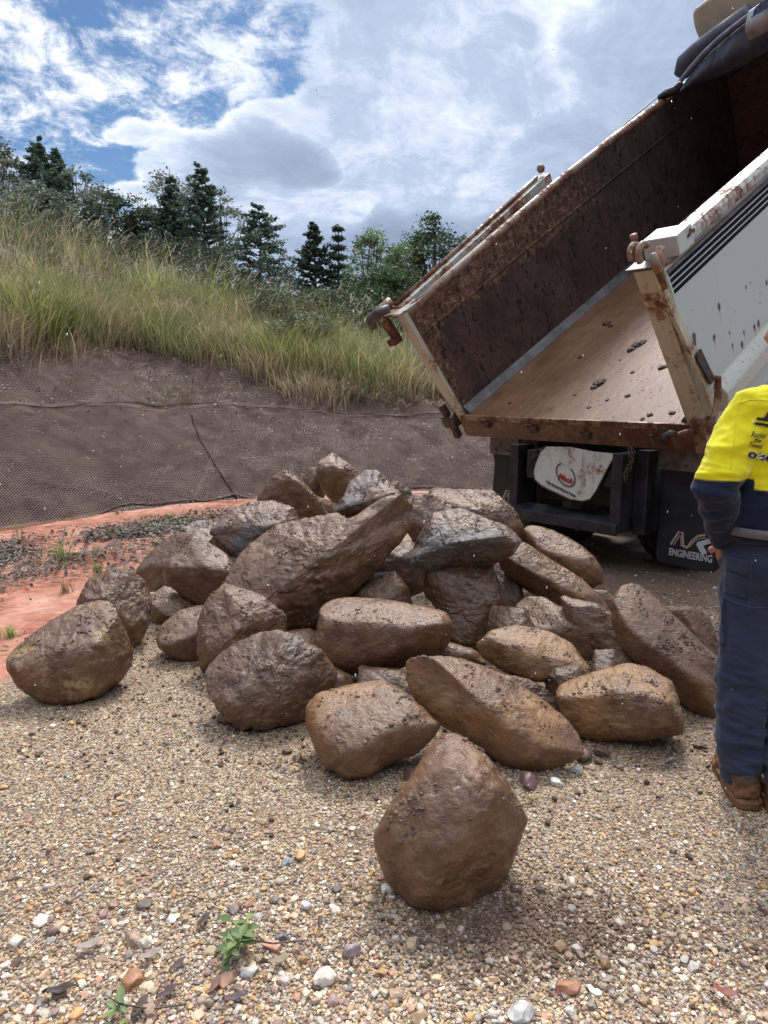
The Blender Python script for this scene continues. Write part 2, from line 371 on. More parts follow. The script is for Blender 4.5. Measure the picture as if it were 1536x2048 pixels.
# ------------------------------------------------------------------ erosion netting on the bank
def fstoe(x, s):                         # point s metres up the slope from the toe above x
    d = (toe(x+.2)-toe(x-.2))/.4; n_ = np.sqrt(1+d*d)
    yy = toe(x) + s*n_
    return x, yy
def strands(lines, w, name, label, lift=.022):
    Vs = []; Fs = []; b = 0
    for P in lines:                      # P (n,2)
        n = len(P)
        if n < 3: continue
        q = np.concatenate([P, np.zeros((n, 1))], 1)
        wob = np.stack([pn(q*2.3+31), pn(q*2.3+77)], -1)*.05 + np.stack([pn(q*13+3), pn(q*13+8)], -1)*.012
        P = P + wob
        z = terrain(P[:, 0], P[:, 1]) + lift + .012*pn(q*5+50)
        T = np.gradient(P, axis=0); T /= np.linalg.norm(T, axis=1)[:, None]+1e-9; N = np.stack([-T[:, 1], T[:, 0]], -1)
        L = np.concatenate([P+N*w/2, z[:, None]-.001], 1); Rr = np.concatenate([P-N*w/2, z[:, None]-.001], 1); Cc = np.concatenate([P, z[:, None]+w*.45], 1)
        Vs.append(np.stack([L, Cc, Rr], 1).reshape(-1, 3))
        i = np.arange(n-1)*3 + b
        Fs.append(np.stack([i, i+1, i+4, i+3], -1)); Fs.append(np.stack([i+1, i+2, i+5, i+4], -1)); b += n*3
    o = mesh_np(name, np.concatenate(Vs), np.concatenate(Fs), M['net']); tag(o, label, 'netting', 'erosion netting pinned over the bank'); return o
def netpanel(x0, x1, s0, s1, pitch, label, hem=None, w=.0095):
    L = []
    for x in np.arange(x0, x1, pitch*.8):
        ss_ = np.arange(s0(x), s1(x), .05)
        if len(ss_) > 2:
            # threads run straight up the slope
            xx = np.full_like(ss_, x); a, b = fstoe(xx, ss_); L.append(np.stack([a, b], -1))
    smin = min(s0(x) for x in np.linspace(x0, x1, 40)); smax = max(s1(x) for x in np.linspace(x0, x1, 40))
    for s in np.arange(smin, smax, pitch):
        xs = np.arange(x0, x1, .05); ok = [(s >= s0(x)) and (s <= s1(x)) for x in xs]
        run = []
        for x, k in zip(xs, ok):
            if k: run.append(x)
            elif run:
                r = np.array(run); a, b = fstoe(r, np.full_like(r, s)); L.append(np.stack([a, b], -1)); run = []
        if run:
            r = np.array(run); a, b = fstoe(r, np.full_like(r, s)); L.append(np.stack([a, b], -1))
    for k in range(2):                   # doubled hem round the edge
        for e, sg in ((s0, 1), (s1, -1)):
            xs = np.arange(x0, x1, .04); a, b = fstoe(xs, np.array([e(x) for x in xs]) + sg*.009*k); L.append(np.stack([a, b], -1))
        for xe, sg in ((x0, 1), (x1, -1))*(k < 2):
            ss_ = np.arange(s0(xe), s1(xe), .04); a, b = fstoe(np.full_like(ss_, xe+sg*.008*k), ss_); L.append(np.stack([a, b], -1))
    return strands(L, w, 'erosion_netting', label)
hemf = lambda x: -.02+.10*sin(x*1.9+.6)+.05*sin(x*5.3)+ .03*sin(x*11)
top1 = lambda x: 2.25+.05*sin(x*2.2)
netpanel(-7.2, -2.55, hemf, top1, .033, 'brown jute net panel on the lower bank, left of the seam above the red clay')
netpanel(-2.60, 3.4, hemf, lambda x: 2.25+.05*sin(x*2.2), .033, 'brown jute net panel on the lower bank behind the boulder pile and truck')
netpanel(-7.2, 2.6, lambda x: 2.2+.05*sin(x*2.2), lambda x: 3.6+.2*sin(x), .048, 'upper strip of jute net half hidden under dry grass and leaf litter')

M['seam'] = plain('dark_rolled_net_edge', (.045, .032, .027), .95, spec=.05, nscale=20, bst=1, bd=.01)
def netseam(owner, xs, ss_, r, name='net_seam'):
    xs = np.array(xs, float); ss_ = np.array(ss_, float); t = np.linspace(0, len(xs)-1, 140); a = np.interp(t, range(len(xs)), xs); b = np.interp(t, range(len(xs)), ss_)+.03*pn(np.stack([t*2.1, t*0, t*0+5], -1))
    a, b = fstoe(a, b); z = terrain(a, b)+.02; rr = r*(1+.9*pn(np.stack([a*7, b*7, z*0], -1)))
    MB().tube([tuple(p) for p in zip(a, b, z)], list(map(float, rr)), 6).build(name, M['seam'], owner, smooth=True)
_nets = [o for o in S.collection.objects if o.name.startswith('erosion_netting')]
netseam(_nets[0], [-7.2, -5, -3.6, -2.55], [2.24, 2.22, 2.28, 2.24], .010)
netseam(_nets[1], [-2.6, -1.5, 0, 1.5, 3.3], [2.24, 2.22, 2.2, 2.25, 2.2], .010)
def hit(px, py):                         # where the sight line meets the bank
    r = ray(px, py); t = np.linspace(1, 30, 3000)/r[1]; Pq = CAM+r*t[:, None]; k = np.argmax(Pq[:, 2] < terrain(Pq[:, 0], Pq[:, 1])); return Pq[k]
_h = [hit(*q) for q in [(383, 832), (398, 880), (424, 922), (450, 965), (474, 999)]]; netseam(_nets[0], [p[0] for p in _h], [float(sdist(p[0], p[1])) for p in _h], .013)
# ------------------------------------------------------------------ grass
def blades(P, Hh, W_, lean, dirs, cb, ct, seg=4, curl=1.0, name='', mat='grass'):
    n = len(P); t = np.linspace(0, 1, seg+1)
    d = np.stack([np.cos(dirs), np.sin(dirs)], -1)
    face = RNG.uniform(0, pi, n); wd = np.stack([np.cos(face), np.sin(face)], -1)
    V = np.zeros((n, seg+1, 2, 3)); C_ = np.zeros((n, seg+1, 2, 3))
    for k, tt in enumerate(t):
        off = (lean*(tt**(1+curl)))[:, None]*d*Hh[:, None]
        zz = Hh*(tt - .38*lean*tt**3)
        w = W_*(1-tt)**.7*(.55+.45*min(1, tt*4)) if k < seg else W_*.06
        for j, sgn in ((0, -1), (1, 1)):
            V[:, k, j, :2] = P[:, :2] + off + sgn*wd*(w/2)[:, None]
            V[:, k, j, 2] = P[:, 2] + zz
            C_[:, k, j] = cb*(1-tt)[..., None] + ct*tt if np.ndim(tt) else cb*(1-tt) + ct*tt  # dimmer base colour paints self-shadow in at the blade root
    b = (np.arange(n)*(seg+1)*2)[:, None]; k = np.arange(seg)[None, :]*2
    q = np.stack([b+k, b+k+1, b+k+3, b+k+2], -1).reshape(-1, 4)
    return V.reshape(-1, 3), q, C_.reshape(-1, 3)
def joinvf(parts):
    Vs, Fs, Cs = [], [], []; b = 0
    for V, q, c in parts: Vs.append(V); Fs.append(q+b); Cs.append(c); b += len(V)
    return np.concatenate(Vs), np.concatenate(Fs), np.concatenate(Cs)
GREEN = np.array([.15, .20, .06]); LIME = np.array([.31, .37, .09]); OLV = np.array([.14, .16, .085]); STRAW = np.array([.58, .47, .29]); RED = np.array([.20, .12, .08]); PALE = np.array([.72, .64, .48])
def grass_patch(n, smin, smax, xlo, xhi, hmean, hsd, wmean, mixf, lean=(.25, .9), clump=.35, tufts=None, big=0):
    x = RNG.uniform(xlo, xhi, n*3); s = RNG.uniform(smin, smax, n*3)
    dens = .15+3.2*pn(np.stack([x*.9, s*.9, x*0+3], -1)) + 1.0*pn(np.stack([x*3.1, s*3.1, x*0+8], -1))
    keep = RNG.uniform(0, 1, n*3) < np.clip(dens+clump, .03, 1); x, s = x[keep][:n], s[keep][:n]
    xx, yy = fstoe(x, s); P = np.stack([xx, yy, terrain(xx, yy)-.02], -1); n = len(P)
    s = s + (.55*pn(np.stack([x*1.3, x*0+3, x*0], -1))+.35*pn(np.stack([x*4.1, s*2, x*0+9], -1))+np.interp(x, [-7, -5, -3.5, -1.5, .5], [2.2, 1.9, 1.3, .6, .1]))*np.clip((6-s)/3, 0, 1); xx, yy = fstoe(x, s); P = np.stack([xx, yy, terrain(xx, yy)-.02], -1)
    zone = pn(np.stack([x*.55, s*.8, x*0+20], -1)); z2 = pn(np.stack([x*2.2, s*2.2, x*0+40], -1))
    gcol = np.where((zone+z2*.7 > .1)[:, None], LIME, GREEN); gcol = np.where((zone < -.25)[:, None], OLV, gcol)
    dry = (RNG.uniform(0, 1, n) + .5*z2 + .35*zone < mixf)
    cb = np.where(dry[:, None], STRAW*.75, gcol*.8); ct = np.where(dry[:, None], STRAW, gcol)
    redz = (RNG.uniform(0, 1, n) < .22*sstep(4.2-s, 0, 1.4)); cb = np.where(redz[:, None], RED, cb); ct = np.where(redz[:, None], (RED+STRAW)/2, ct)
    v = RNG.uniform(.5, 1.45, (n, 1))*np.clip(1+1.5*pn(np.stack([x*1.7, s*1.7, x*0+71], -1))+1.0*pn(np.stack([x*5, s*5, x*0+75], -1)), .45, 1.7)[:, None]; cb = cb*v; ct = ct*v
    Hh = np.clip(RNG.normal(hmean, hsd, n), .08, 2.2)*(1+.5*z2)
    dirs = RNG.uniform(0, 2*pi, n); 
    return blades(P, Hh, RNG.uniform(.5, 1.9, n)*wmean, RNG.uniform(lean[0], lean[1], n), dirs, cb, ct)
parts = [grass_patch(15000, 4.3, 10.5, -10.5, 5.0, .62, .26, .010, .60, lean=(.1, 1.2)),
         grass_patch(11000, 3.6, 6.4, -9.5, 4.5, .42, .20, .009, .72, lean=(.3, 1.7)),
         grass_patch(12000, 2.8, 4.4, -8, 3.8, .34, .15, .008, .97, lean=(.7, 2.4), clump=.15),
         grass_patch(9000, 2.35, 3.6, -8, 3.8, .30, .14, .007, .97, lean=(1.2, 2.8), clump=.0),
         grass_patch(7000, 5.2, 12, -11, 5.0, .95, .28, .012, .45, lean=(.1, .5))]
# bunches of taller clumping grass
def hit(px, py):                         # where the sight line meets the bank
    r = ray(px, py); t = np.linspace(1, 30, 3000)/r[1]; Pq = CAM+r*t[:, None]; k = np.argmax(Pq[:, 2] < terrain(Pq[:, 0], Pq[:, 1])); return Pq[k]
BN = [(60, 650, 0, 900, .95, LIME), (130, 640, 0, 700, .85, GREEN*1.4), (0, 670, 0, 700, .7, STRAW*.8), (190, 655, 0, 600, .7, STRAW), (30, 620, 0, 600, .7, STRAW*1.1), (440, 640, 0, 500, .85, LIME), (470, 690, 0, 400, .6, STRAW), (555, 730, 0, 520, 1.05, LIME), (600, 745, 0, 450, .95, LIME*.9), (530, 750, 0, 400, .8, STRAW*.9), (650, 740, 0, 380, .8, LIME*.9),
      (710, 760, 0, 320, .75, LIME*.9), (775, 770, 0, 320, .75, STRAW), (740, 730, 0, 300, .7, GREEN*1.4), (250, 660, 0, 500, .7, STRAW), (350, 700, 0, 420, .7, GREEN*1.5), (830, 770, 0, 260, .5, STRAW), (300, 600, 0, 400, .7, GREEN*1.2), (660, 660, 0, 400, .8, OLV*1.3), (390, 715, 0, 300, .55, STRAW*.9), (620, 780, 0, 420, .5, STRAW), (680, 790, 0, 350, .45, STRAW*.6), (300, 690, 0, 300, .4, STRAW*.6), (130, 690, 0, 260, .35, STRAW*.7), (480, 600, 0, 350, .8, OLV*1.4), (380, 600, 0, 350, .8, OLV*1.3), (330, 790, 0, 60, .16, GREEN*1.4)]
_q = np.random.default_rng(4)
for _ in range(70):
    a_ = _q.uniform(-20, 880); BN.append((a_, _q.uniform(570+.15*a_, 655+.15*a_), 0, int(_q.uniform(70, 240)), _q.uniform(.45, 1.0), [LIME*.9, STRAW, LIME*1.1, OLV*1.4, GREEN*1.5, STRAW*.7][_q.integers(0, 6)]))
for (px, py, d, k, h, cc) in BN:
    p = hit(px, py)
    if p[1] < 8: continue
    cx, cy = p[0], p[1]
    x = cx+RNG.normal(0, .28, k); y = cy+RNG.normal(0, .28, k); z = terrain(x, y)
    dirs = np.arctan2(y-cy, x-cx)+RNG.normal(0, .5, k); v = RNG.uniform(.5, 1.45, (k, 1))
    mixd = RNG.uniform(0, 1, (k, 1)) < .25; c_ = np.where(mixd, STRAW, cc)*v; k_ = int(k)
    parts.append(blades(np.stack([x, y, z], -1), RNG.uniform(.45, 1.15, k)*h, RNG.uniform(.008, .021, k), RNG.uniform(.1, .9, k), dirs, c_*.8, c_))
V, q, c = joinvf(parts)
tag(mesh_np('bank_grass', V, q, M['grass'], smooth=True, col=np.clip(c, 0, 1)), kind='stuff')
# seed heads on long stems
n = 750; x = RNG.uniform(-10, 3.2, n*2); s = RNG.uniform(4.6, 9.5, n*2)
kp = RNG.uniform(0, 1, n*2) < np.clip(.35+1.5*pn(np.stack([x*.8, s*.8, x*0+61], -1))+np.where(x < -3, .25, -.1), .03, 1); x, s = x[kp][:n], s[kp][:n]; n = len(x)
xx, yy = fstoe(x, s); hs = RNG.uniform(.8, 1.45, n); base = np.stack([xx, yy, terrain(xx, yy)], -1); ln = RNG.uniform(.15, .75, n); dr = RNG.normal(.25, .75, n)
parts = [blades(base, hs, np.full(n, .006), ln, dr, np.tile(STRAW*.8, (n, 1)), np.tile(STRAW, (n, 1)), seg=6)]
Vs, Fs, Cs = [parts[0][0]], [parts[0][1]], [parts[0][2]]; b = len(parts[0][0])
tt = np.linspace(.80, 1.0, 6)
for tw in (0, pi/2):
    Vh = np.zeros((n, 6, 2, 3))
    for k, t in enumerate(tt):
        off = (ln*t**2*hs)[:, None]*np.stack([np.cos(dr), np.sin(dr)], -1); zz = hs*(t-.38*ln*t**3)
        w = .019*sin(pi*min(1, (k+.6)/5.6))**.5
        for j, sg in ((0, -1), (1, 1)):
            Vh[:, k, j, 0] = base[:, 0]+off[:, 0]+sg*w/2*cos(tw); Vh[:, k, j, 1] = base[:, 1]+off[:, 1]+sg*w/2*sin(tw); Vh[:, k, j, 2] = base[:, 2]+zz
    bb = (np.arange(n)*12)[:, None]+b; k = np.arange(5)[None, :]*2
    Vs.append(Vh.reshape(-1, 3)); Fs.append(np.stack([bb+k, bb+k+1, bb+k+3, bb+k+2], -1).reshape(-1, 4)); Cs.append(np.tile(PALE, (n*12, 1))*RNG.uniform(.7, 1.1, (n*12, 1))); b += n*12
tag(mesh_np('seed_head_grass', np.concatenate(Vs), np.concatenate(Fs), M['grass'], col=np.concatenate(Cs)), kind='stuff')

# leaf-shaped cards scattered: litter
def cards(P, size, asp, nrm_jit, col, up=None, fold=True):
    n = len(P); th = RNG.uniform(0, 2*pi, n)
    N = RNG.normal(0, 1, (n, 3))*nrm_jit + (np.array([0, 0, 1]) if up is None else up); N /= np.linalg.norm(N, axis=1)[:, None]
    A = np.stack([np.cos(th), np.sin(th), th*0], -1); A = A-N*(A*N).sum(1)[:, None]; A /= np.linalg.norm(A, axis=1)[:, None]; B = np.cross(N, A)
    L = size[:, None]; w = (size*asp)[:, None]
    V = np.stack([P-A*L*.5, P-A*L*.05+B*w*.5+N*w*.25, P+A*L*.5+N*L*.12, P-A*L*.05-B*w*.5+N*w*.25], 1)
    q = (np.arange(n)*4)[:, None]+np.arange(4)[None]
    return V.reshape(-1, 3), q, np.repeat(col, 4, 0)
def litter(n, xf, sf, cols, sz, lift=.03):
    x, y = xf, sf; k = RNG.integers(0, len(cols), len(x)); c = np.array(cols)[k]*RNG.uniform(.7, 1.3, (len(x), 1))
    return cards(np.stack([x, y, terrain(x, y)+lift*RNG.uniform(.3, 1.3, len(x))], -1), RNG.uniform(.5, 1.5, len(x))*sz, RNG.uniform(.2, .5, len(x)), .35, c)
DL = [(.10, .065, .05), (.06, .035, .03), (.17, .12, .09), (.24, .19, .15), (.05, .035, .035), (.13, .08, .06)]
def band(n, xa, xb, sa, sb, thr=0.0, fr=1.4):
    x = RNG.uniform(xa, xb, n); s = RNG.normal((sa+sb)/2, (sb-sa)/3.2, n); k = pn(np.stack([x*fr, s*fr, x*0+15], -1)) + RNG.normal(0, .12, n) > thr
    return fstoe(x[k], s[k])
P1 = band(26000, -6.5, -1.2, -2.15, -.95, -.16); P2 = band(7500, -6.5, -1.9, -3.3, -2.1, .03); P3 = band(900, -6.5, 3.0, .2, 3.0, -.2)
P4 = (RNG.uniform(-6, -2.1, 260), RNG.uniform(3.5, 8, 260)); P5 = band(3500, -7, 3, 2.3, 4.2, -.2)
prt = [litter(0, *P1, DL, .06), litter(0, *P2, DL, .06), litter(0, *P3, [(.42, .36, .28), (.35, .36, .25), (.16, .11, .08)], .045, .05), litter(0, *P4, DL, .045, .02), litter(0, *P5, [(.35, .30, .22), (.18, .12, .09), (.10, .07, .06)], .05, .05)]
V, q, c = joinvf(prt); tag(mesh_np('leaf_litter', V, q, M['litter'], smooth=False, col=np.clip(c, 0, 1)), kind='stuff')
# weeds and short green grass among the litter and through the net
prt = []
for (x, y), hh, cc in [(band(4200, -6, -1.2, -2.2, -.9, -.05), .10, [(.2, .27, .09), (.30, .34, .13)]), (band(1800, -5.5, -2.0, -3.2, -2.0, .06), .08, [(.24, .28, .10)]), (band(3600, -7, 1.5, 2.3, 3.7, .0), .10, [(.17, .26, .07), (.25, .3, .1)]), (band(500, -7, 3, .4, 2.2, .22), .07, [(.2, .27, .08)])]:
    n = len(x); cc = np.array(cc)[RNG.integers(0, len(cc), n)]*RNG.uniform(.7, 1.2, (n, 1))
    prt.append(blades(np.stack([x, y, terrain(x, y)], -1), RNG.uniform(.4, 1.4, n)*hh, RNG.uniform(.004, .008, n), RNG.uniform(.3, 1.5, n), RNG.uniform(0, 2*pi, n), cc*.8, cc, seg=3))
V, q, c = joinvf(prt); tag(mesh_np('low_weeds', V, q, M['grass'], col=c), kind='stuff')

# a few tufts standing in the clay, each one a plant
def tuft(px, py, h, n, label, col, spread=.04, lean=(.2, .9)):
    p = gnd(px, py); x = p[0]+RNG.normal(0, spread, n); y = p[1]+RNG.normal(0, spread, n); v = RNG.uniform(.7, 1.3, (n, 1))
    V, q, c = blades(np.stack([x-p[0], y-p[1], x*0], -1), RNG.uniform(.5, 1.1, n)*h, RNG.uniform(.005, .010, n), RNG.uniform(*lean, n), RNG.uniform(0, 2*pi, n), np.array(col)*.8*v, np.array(col)*v)
    o = mesh_np('grass_tuft', V, q, M['grass'], col=c); o.location = (p[0], p[1], terrain(np.array([p[0]]), np.array([p[1]]))[0]); tag(o, label, 'grass tuft', 'grass tufts growing in the red clay')
tuft(125, 1120, .28, 60, 'tall lime green tuft standing in the leaf litter on the clay', (.30, .40, .12))
tuft(195, 1145, .13, 40, 'short green tuft in the clay beside the round boulder', (.25, .33, .12), .025)
tuft(22, 1275, .10, 40, 'small green tuft on bare wet clay left of the front left boulder', (.30, .42, .12), .018)
tuft(132, 1185, .14, 34, 'brown and green weed tuft in front of the lime green tuft', (.26, .22, .11), .022)
tuft(36, 1075, .26, 14, 'thin upright green stalks by the hem of the net', (.28, .33, .16), .03, (.05, .3))
tuft(340, 1040, .10, 60, 'yellow green tuft in the leaf litter behind the pile', (.36, .38, .14), .04)

# ------------------------------------------------------------------ trees
def tree(name, label, px, top, wpx, d, kind, bot=620, seed=0, col=(.055, .085, .04), dens=1.0, group='trees beyond the grassy bank', cat='tree', nleaf=None, trunk_r=None, leafsz=None):
    R = np.random.default_rng(seed+100)
    pt = at(px, top, d); x0, y0 = pt[0], pt[1]; zt = pt[2]; zb = float(terrain(np.array([x0]), np.array([y0]))[0])
    Ht = zt - zb; wr = wpx*d/F*.5*1.28
    e = empty(name, (x0, y0, zb)); tag(e, label, cat, group)
    tr = MB(); tr.tube([(0, 0, -.2), (R.normal(0, .03), 0, Ht*.35), (R.normal(0, .06), R.normal(0, .06), Ht*.7), (0, 0, Ht*.97)], [trunk_r or Ht*.017, Ht*.013, Ht*.008, Ht*.002], 8)
    C = []; rad = []
    if kind == 'pine':                   # hoop pine: whorls of limbs with tufted ends
        nl = int(15*dens)+4; zf0 = .30
        for i in range(nl):
            f = zf0 + (1-zf0)*(i+.3)/nl; rr = wr*1.12*min(1.0, (1.02-f)*1.9+.12)*R.uniform(.6, 1.2)
            nb = 6 if f < .8 else 5
            a0 = R.uniform(0, 2*pi)
            for k in range(nb):
                a = a0+2*pi*k/nb+R.normal(0, .25); r = rr*R.uniform(.55, 1.1); z = Ht*(f+R.normal(0, .022)); lift = r*R.uniform(-.15, .35)
                tip = np.array([cos(a)*r, sin(a)*r, z+lift])
                tr.tube([(0, 0, z-.05), tuple(tip*.55+np.array([0, 0, z])*.45 - np.array([0, 0, .06*r])), tuple(tip)], [Ht*.0045, Ht*.003, Ht*.0012], 4, cap=False)
                for t in np.linspace(.38, 1, 6):
                    C.append([cos(a)*r*t, sin(a)*r*t, z+lift*t]); rad.append(.05+.055*r*(.4+.6*t))
        C.append([0, 0, Ht*.98]); rad.append(.15)
        ls = leafsz or .105; per = 15
    elif kind == 'spindle':
        for i in range(9):
            f = .35+.65*i/9; rr = wr*(1.08-f)*1.1
            for k in range(5):
                a = 2*pi*k/5+i; tip = np.array([cos(a)*rr, sin(a)*rr, Ht*f+rr*.25])
                tr.tube([(0, 0, Ht*f), tuple(tip)], [.02, .008], 4, cap=False)
                for t in (.45, .8, 1): C.append([tip[0]*t, tip[1]*t, Ht*f+rr*.25*t]); rad.append(.09)
        ls = .09; per = 36
    else:                                # rounded broad crown of many lobes
        nc = int(64*dens); f0 = .18 if kind == 'bush' else .30
        for i in range(nc):
            u = R.normal(size=3); u /= np.linalg.norm(u); k = R.uniform(.3, 1)**.38
            zc = Ht*(.5+f0*.5); zr = Ht*(1-f0)*.5
            p = np.array([u[0]*wr*k, u[1]*wr*k, zc+u[2]*zr*k]); sq = 1.0-.25*max(0, (p[2]-zc)/zr)
            p[:2] *= sq*R.uniform(.75, 1.08); C.append(p); rad.append(R.uniform(.16, .34)*min(wr, 1.6)*.62)
            if i % 2 == 0:
                b = np.array([0, 0, Ht*R.uniform(.15, .55)]); mid = (b+p)/2+np.array([0, 0, -.1]); tr.tube([tuple(b), tuple(mid), tuple(p)], [Ht*.007, Ht*.005, Ht*.0015], 5, cap=False)
        ls = leafsz or .12; per = 60
    C = np.array(C); rad = np.array(rad); per = int(per*dens) if kind != 'pine' else per
    m = len(C); Pp = np.repeat(C, per, 0)+R.normal(size=(m*per, 3))*np.repeat(rad, per)[:, None]*np.array([.62, .62, .42])
    n = len(Pp); c = np.array(col)*np.repeat(R.uniform(.6, 1.5, (m, 1)), per, 0)*R.uniform(.7, 1.35, (n, 1))
    up = R.normal(size=(n, 3))*1.0; up[:, 2] += .5
    tw = R.uniform(0, 1, n) < .18; c[tw] = c[tw]*np.array([1.5, 1.4, 1.1])
    V, q, cc = cards(Pp, R.uniform(.6, 1.4, n)*ls, R.uniform(.35, .65, n), .5, c, up=up)
    tr.build('trunk', M['bark'], e, smooth=True)
    mesh_np('crown', V, q, M['leaf'], e, smooth=False, col=np.clip(cc, 0, 1)); return e
PG = (.105, .16, .115); EG = (.18, .215, .16); BG = (.16, .23, .105)
T = tree
T('hoop_pine', 'dark hoop pine, the tallest dark crown near the left edge', 76, 288, 115, 26, 'pine', seed=1, col=PG, dens=1.9)
T('hoop_pine', 'narrow dark hoop pine just right of the tallest left one', 112, 305, 62, 27, 'pine', seed=2, col=PG, dens=1.7)
T('gum_tree', 'grey green gum tree cut by the left edge of the picture', -14, 268, 110, 25, 'broad', seed=3, col=EG)
T('gum_tree', 'loose grey green gum tree right of the two dark pines', 150, 335, 120, 28, 'broad', seed=4, col=EG, dens=1.1)
T('gum_tree', 'low gum tree in front of the left pines, over the grass', 60, 370, 150, 23, 'broad', seed=5, col=EG, dens=1.0)
T('broadleaf_tree', 'dense round tree left of the gap in the treeline', 225, 382, 110, 27, 'broad', seed=6, col=(.06, .095, .05), dens=1.3)
T('broadleaf_tree', 'lower bushy tree beside the gap left of the tall group', 288, 412, 90, 27, 'broad', seed=7, col=(.07, .10, .06), dens=1.1)
T('gum_tree', 'tall airy gum tree behind the left of the central group', 338, 328, 110, 30, 'broad', seed=8, col=EG, dens=.75)
T('hoop_pine', 'dark narrow hoop pine at the left of the central tall group', 341, 358, 66, 27, 'pine', seed=9, col=PG, dens=1.5)
T('hoop_pine', 'hoop pine with a dark clumpy crown and a bare visible trunk', 402, 336, 95, 26, 'pine', seed=10, col=PG, dens=1.25)
T('gum_tree', 'airy gum tree behind the right of the central tall group', 440, 372, 90, 30, 'broad', seed=11, col=EG, dens=.6)
T('hoop_pine', 'open hoop pine with spread limbs right of the central group', 517, 412, 112, 25, 'pine', seed=12, col=PG, dens=.85)
T('hoop_pine', 'smaller conical hoop pine standing alone in mid treeline', 627, 452, 82, 26, 'pine', seed=13, col=(.05, .085, .055), dens=1.1)
T('young_pine', 'thin young pine with a spindly top beside the conical one', 676, 440, 54, 26, 'spindle', seed=14, col=(.08, .12, .07))
T('broadleaf_tree', 'mid green leafy tree left of the truck body', 742, 458, 110, 25, 'broad', seed=15, col=BG, dens=1.15, leafsz=.11)
T('broadleaf_tree', 'darker leafy tree behind the raised truck body', 872, 432, 150, 26, 'broad', seed=16, col=(.06, .10, .04), dens=1.4)
T('broadleaf_tree', 'low leafy tree filling in between the two by the truck', 806, 485, 120, 25, 'broad', seed=17, col=BG, dens=1.2)
T('broadleaf_tree', 'wide low tree under the leafy trees by the truck corner', 760, 540, 170, 22, 'bush', seed=18, col=(.07, .115, .05), dens=1.3)
for i, (px, top, w, d, c, lb) in enumerate([(560, 580, 150, 17, (.12, .14, .075), 'olive shrub on the crest below the open hoop pine'), (470, 540, 140, 19, (.06, .08, .045), 'dark shrub under the central tall group'), (330, 470, 180, 21, (.06, .085, .05), 'dark shrub below the gap in the treeline'), (655, 575, 120, 18, (.10, .125, .07), 'grey olive shrub below the conical pine'), (200, 455, 200, 20, (.07, .09, .055), 'broad dark shrub behind the seed heads on the left'), (720, 600, 110, 18, (.09, .12, .06), 'shrub on the crest left of the truck corner'), (60, 440, 180, 19, (.07, .09, .05), 'shrub at the far left of the crest'), (610, 630, 120, 15, (.15, .17, .10), 'pale weedy shrub on the grassy slope'), (415, 500, 120, 22, (.05, .075, .045), 'shrub hiding the foot of the bare pine trunk'), (545, 520, 110, 23, (.05, .075, .05), 'shrub hiding the foot of the open pine'), (860, 560, 200, 22, (.06, .1, .04), 'dark bushes behind the left side of the truck')]):
    T('shrub', lb, px, top, w, d, 'bush', seed=30+i, col=c, dens=.9, group='shrubs along the crest of the bank', cat='shrub', leafsz=.075, trunk_r=.03)

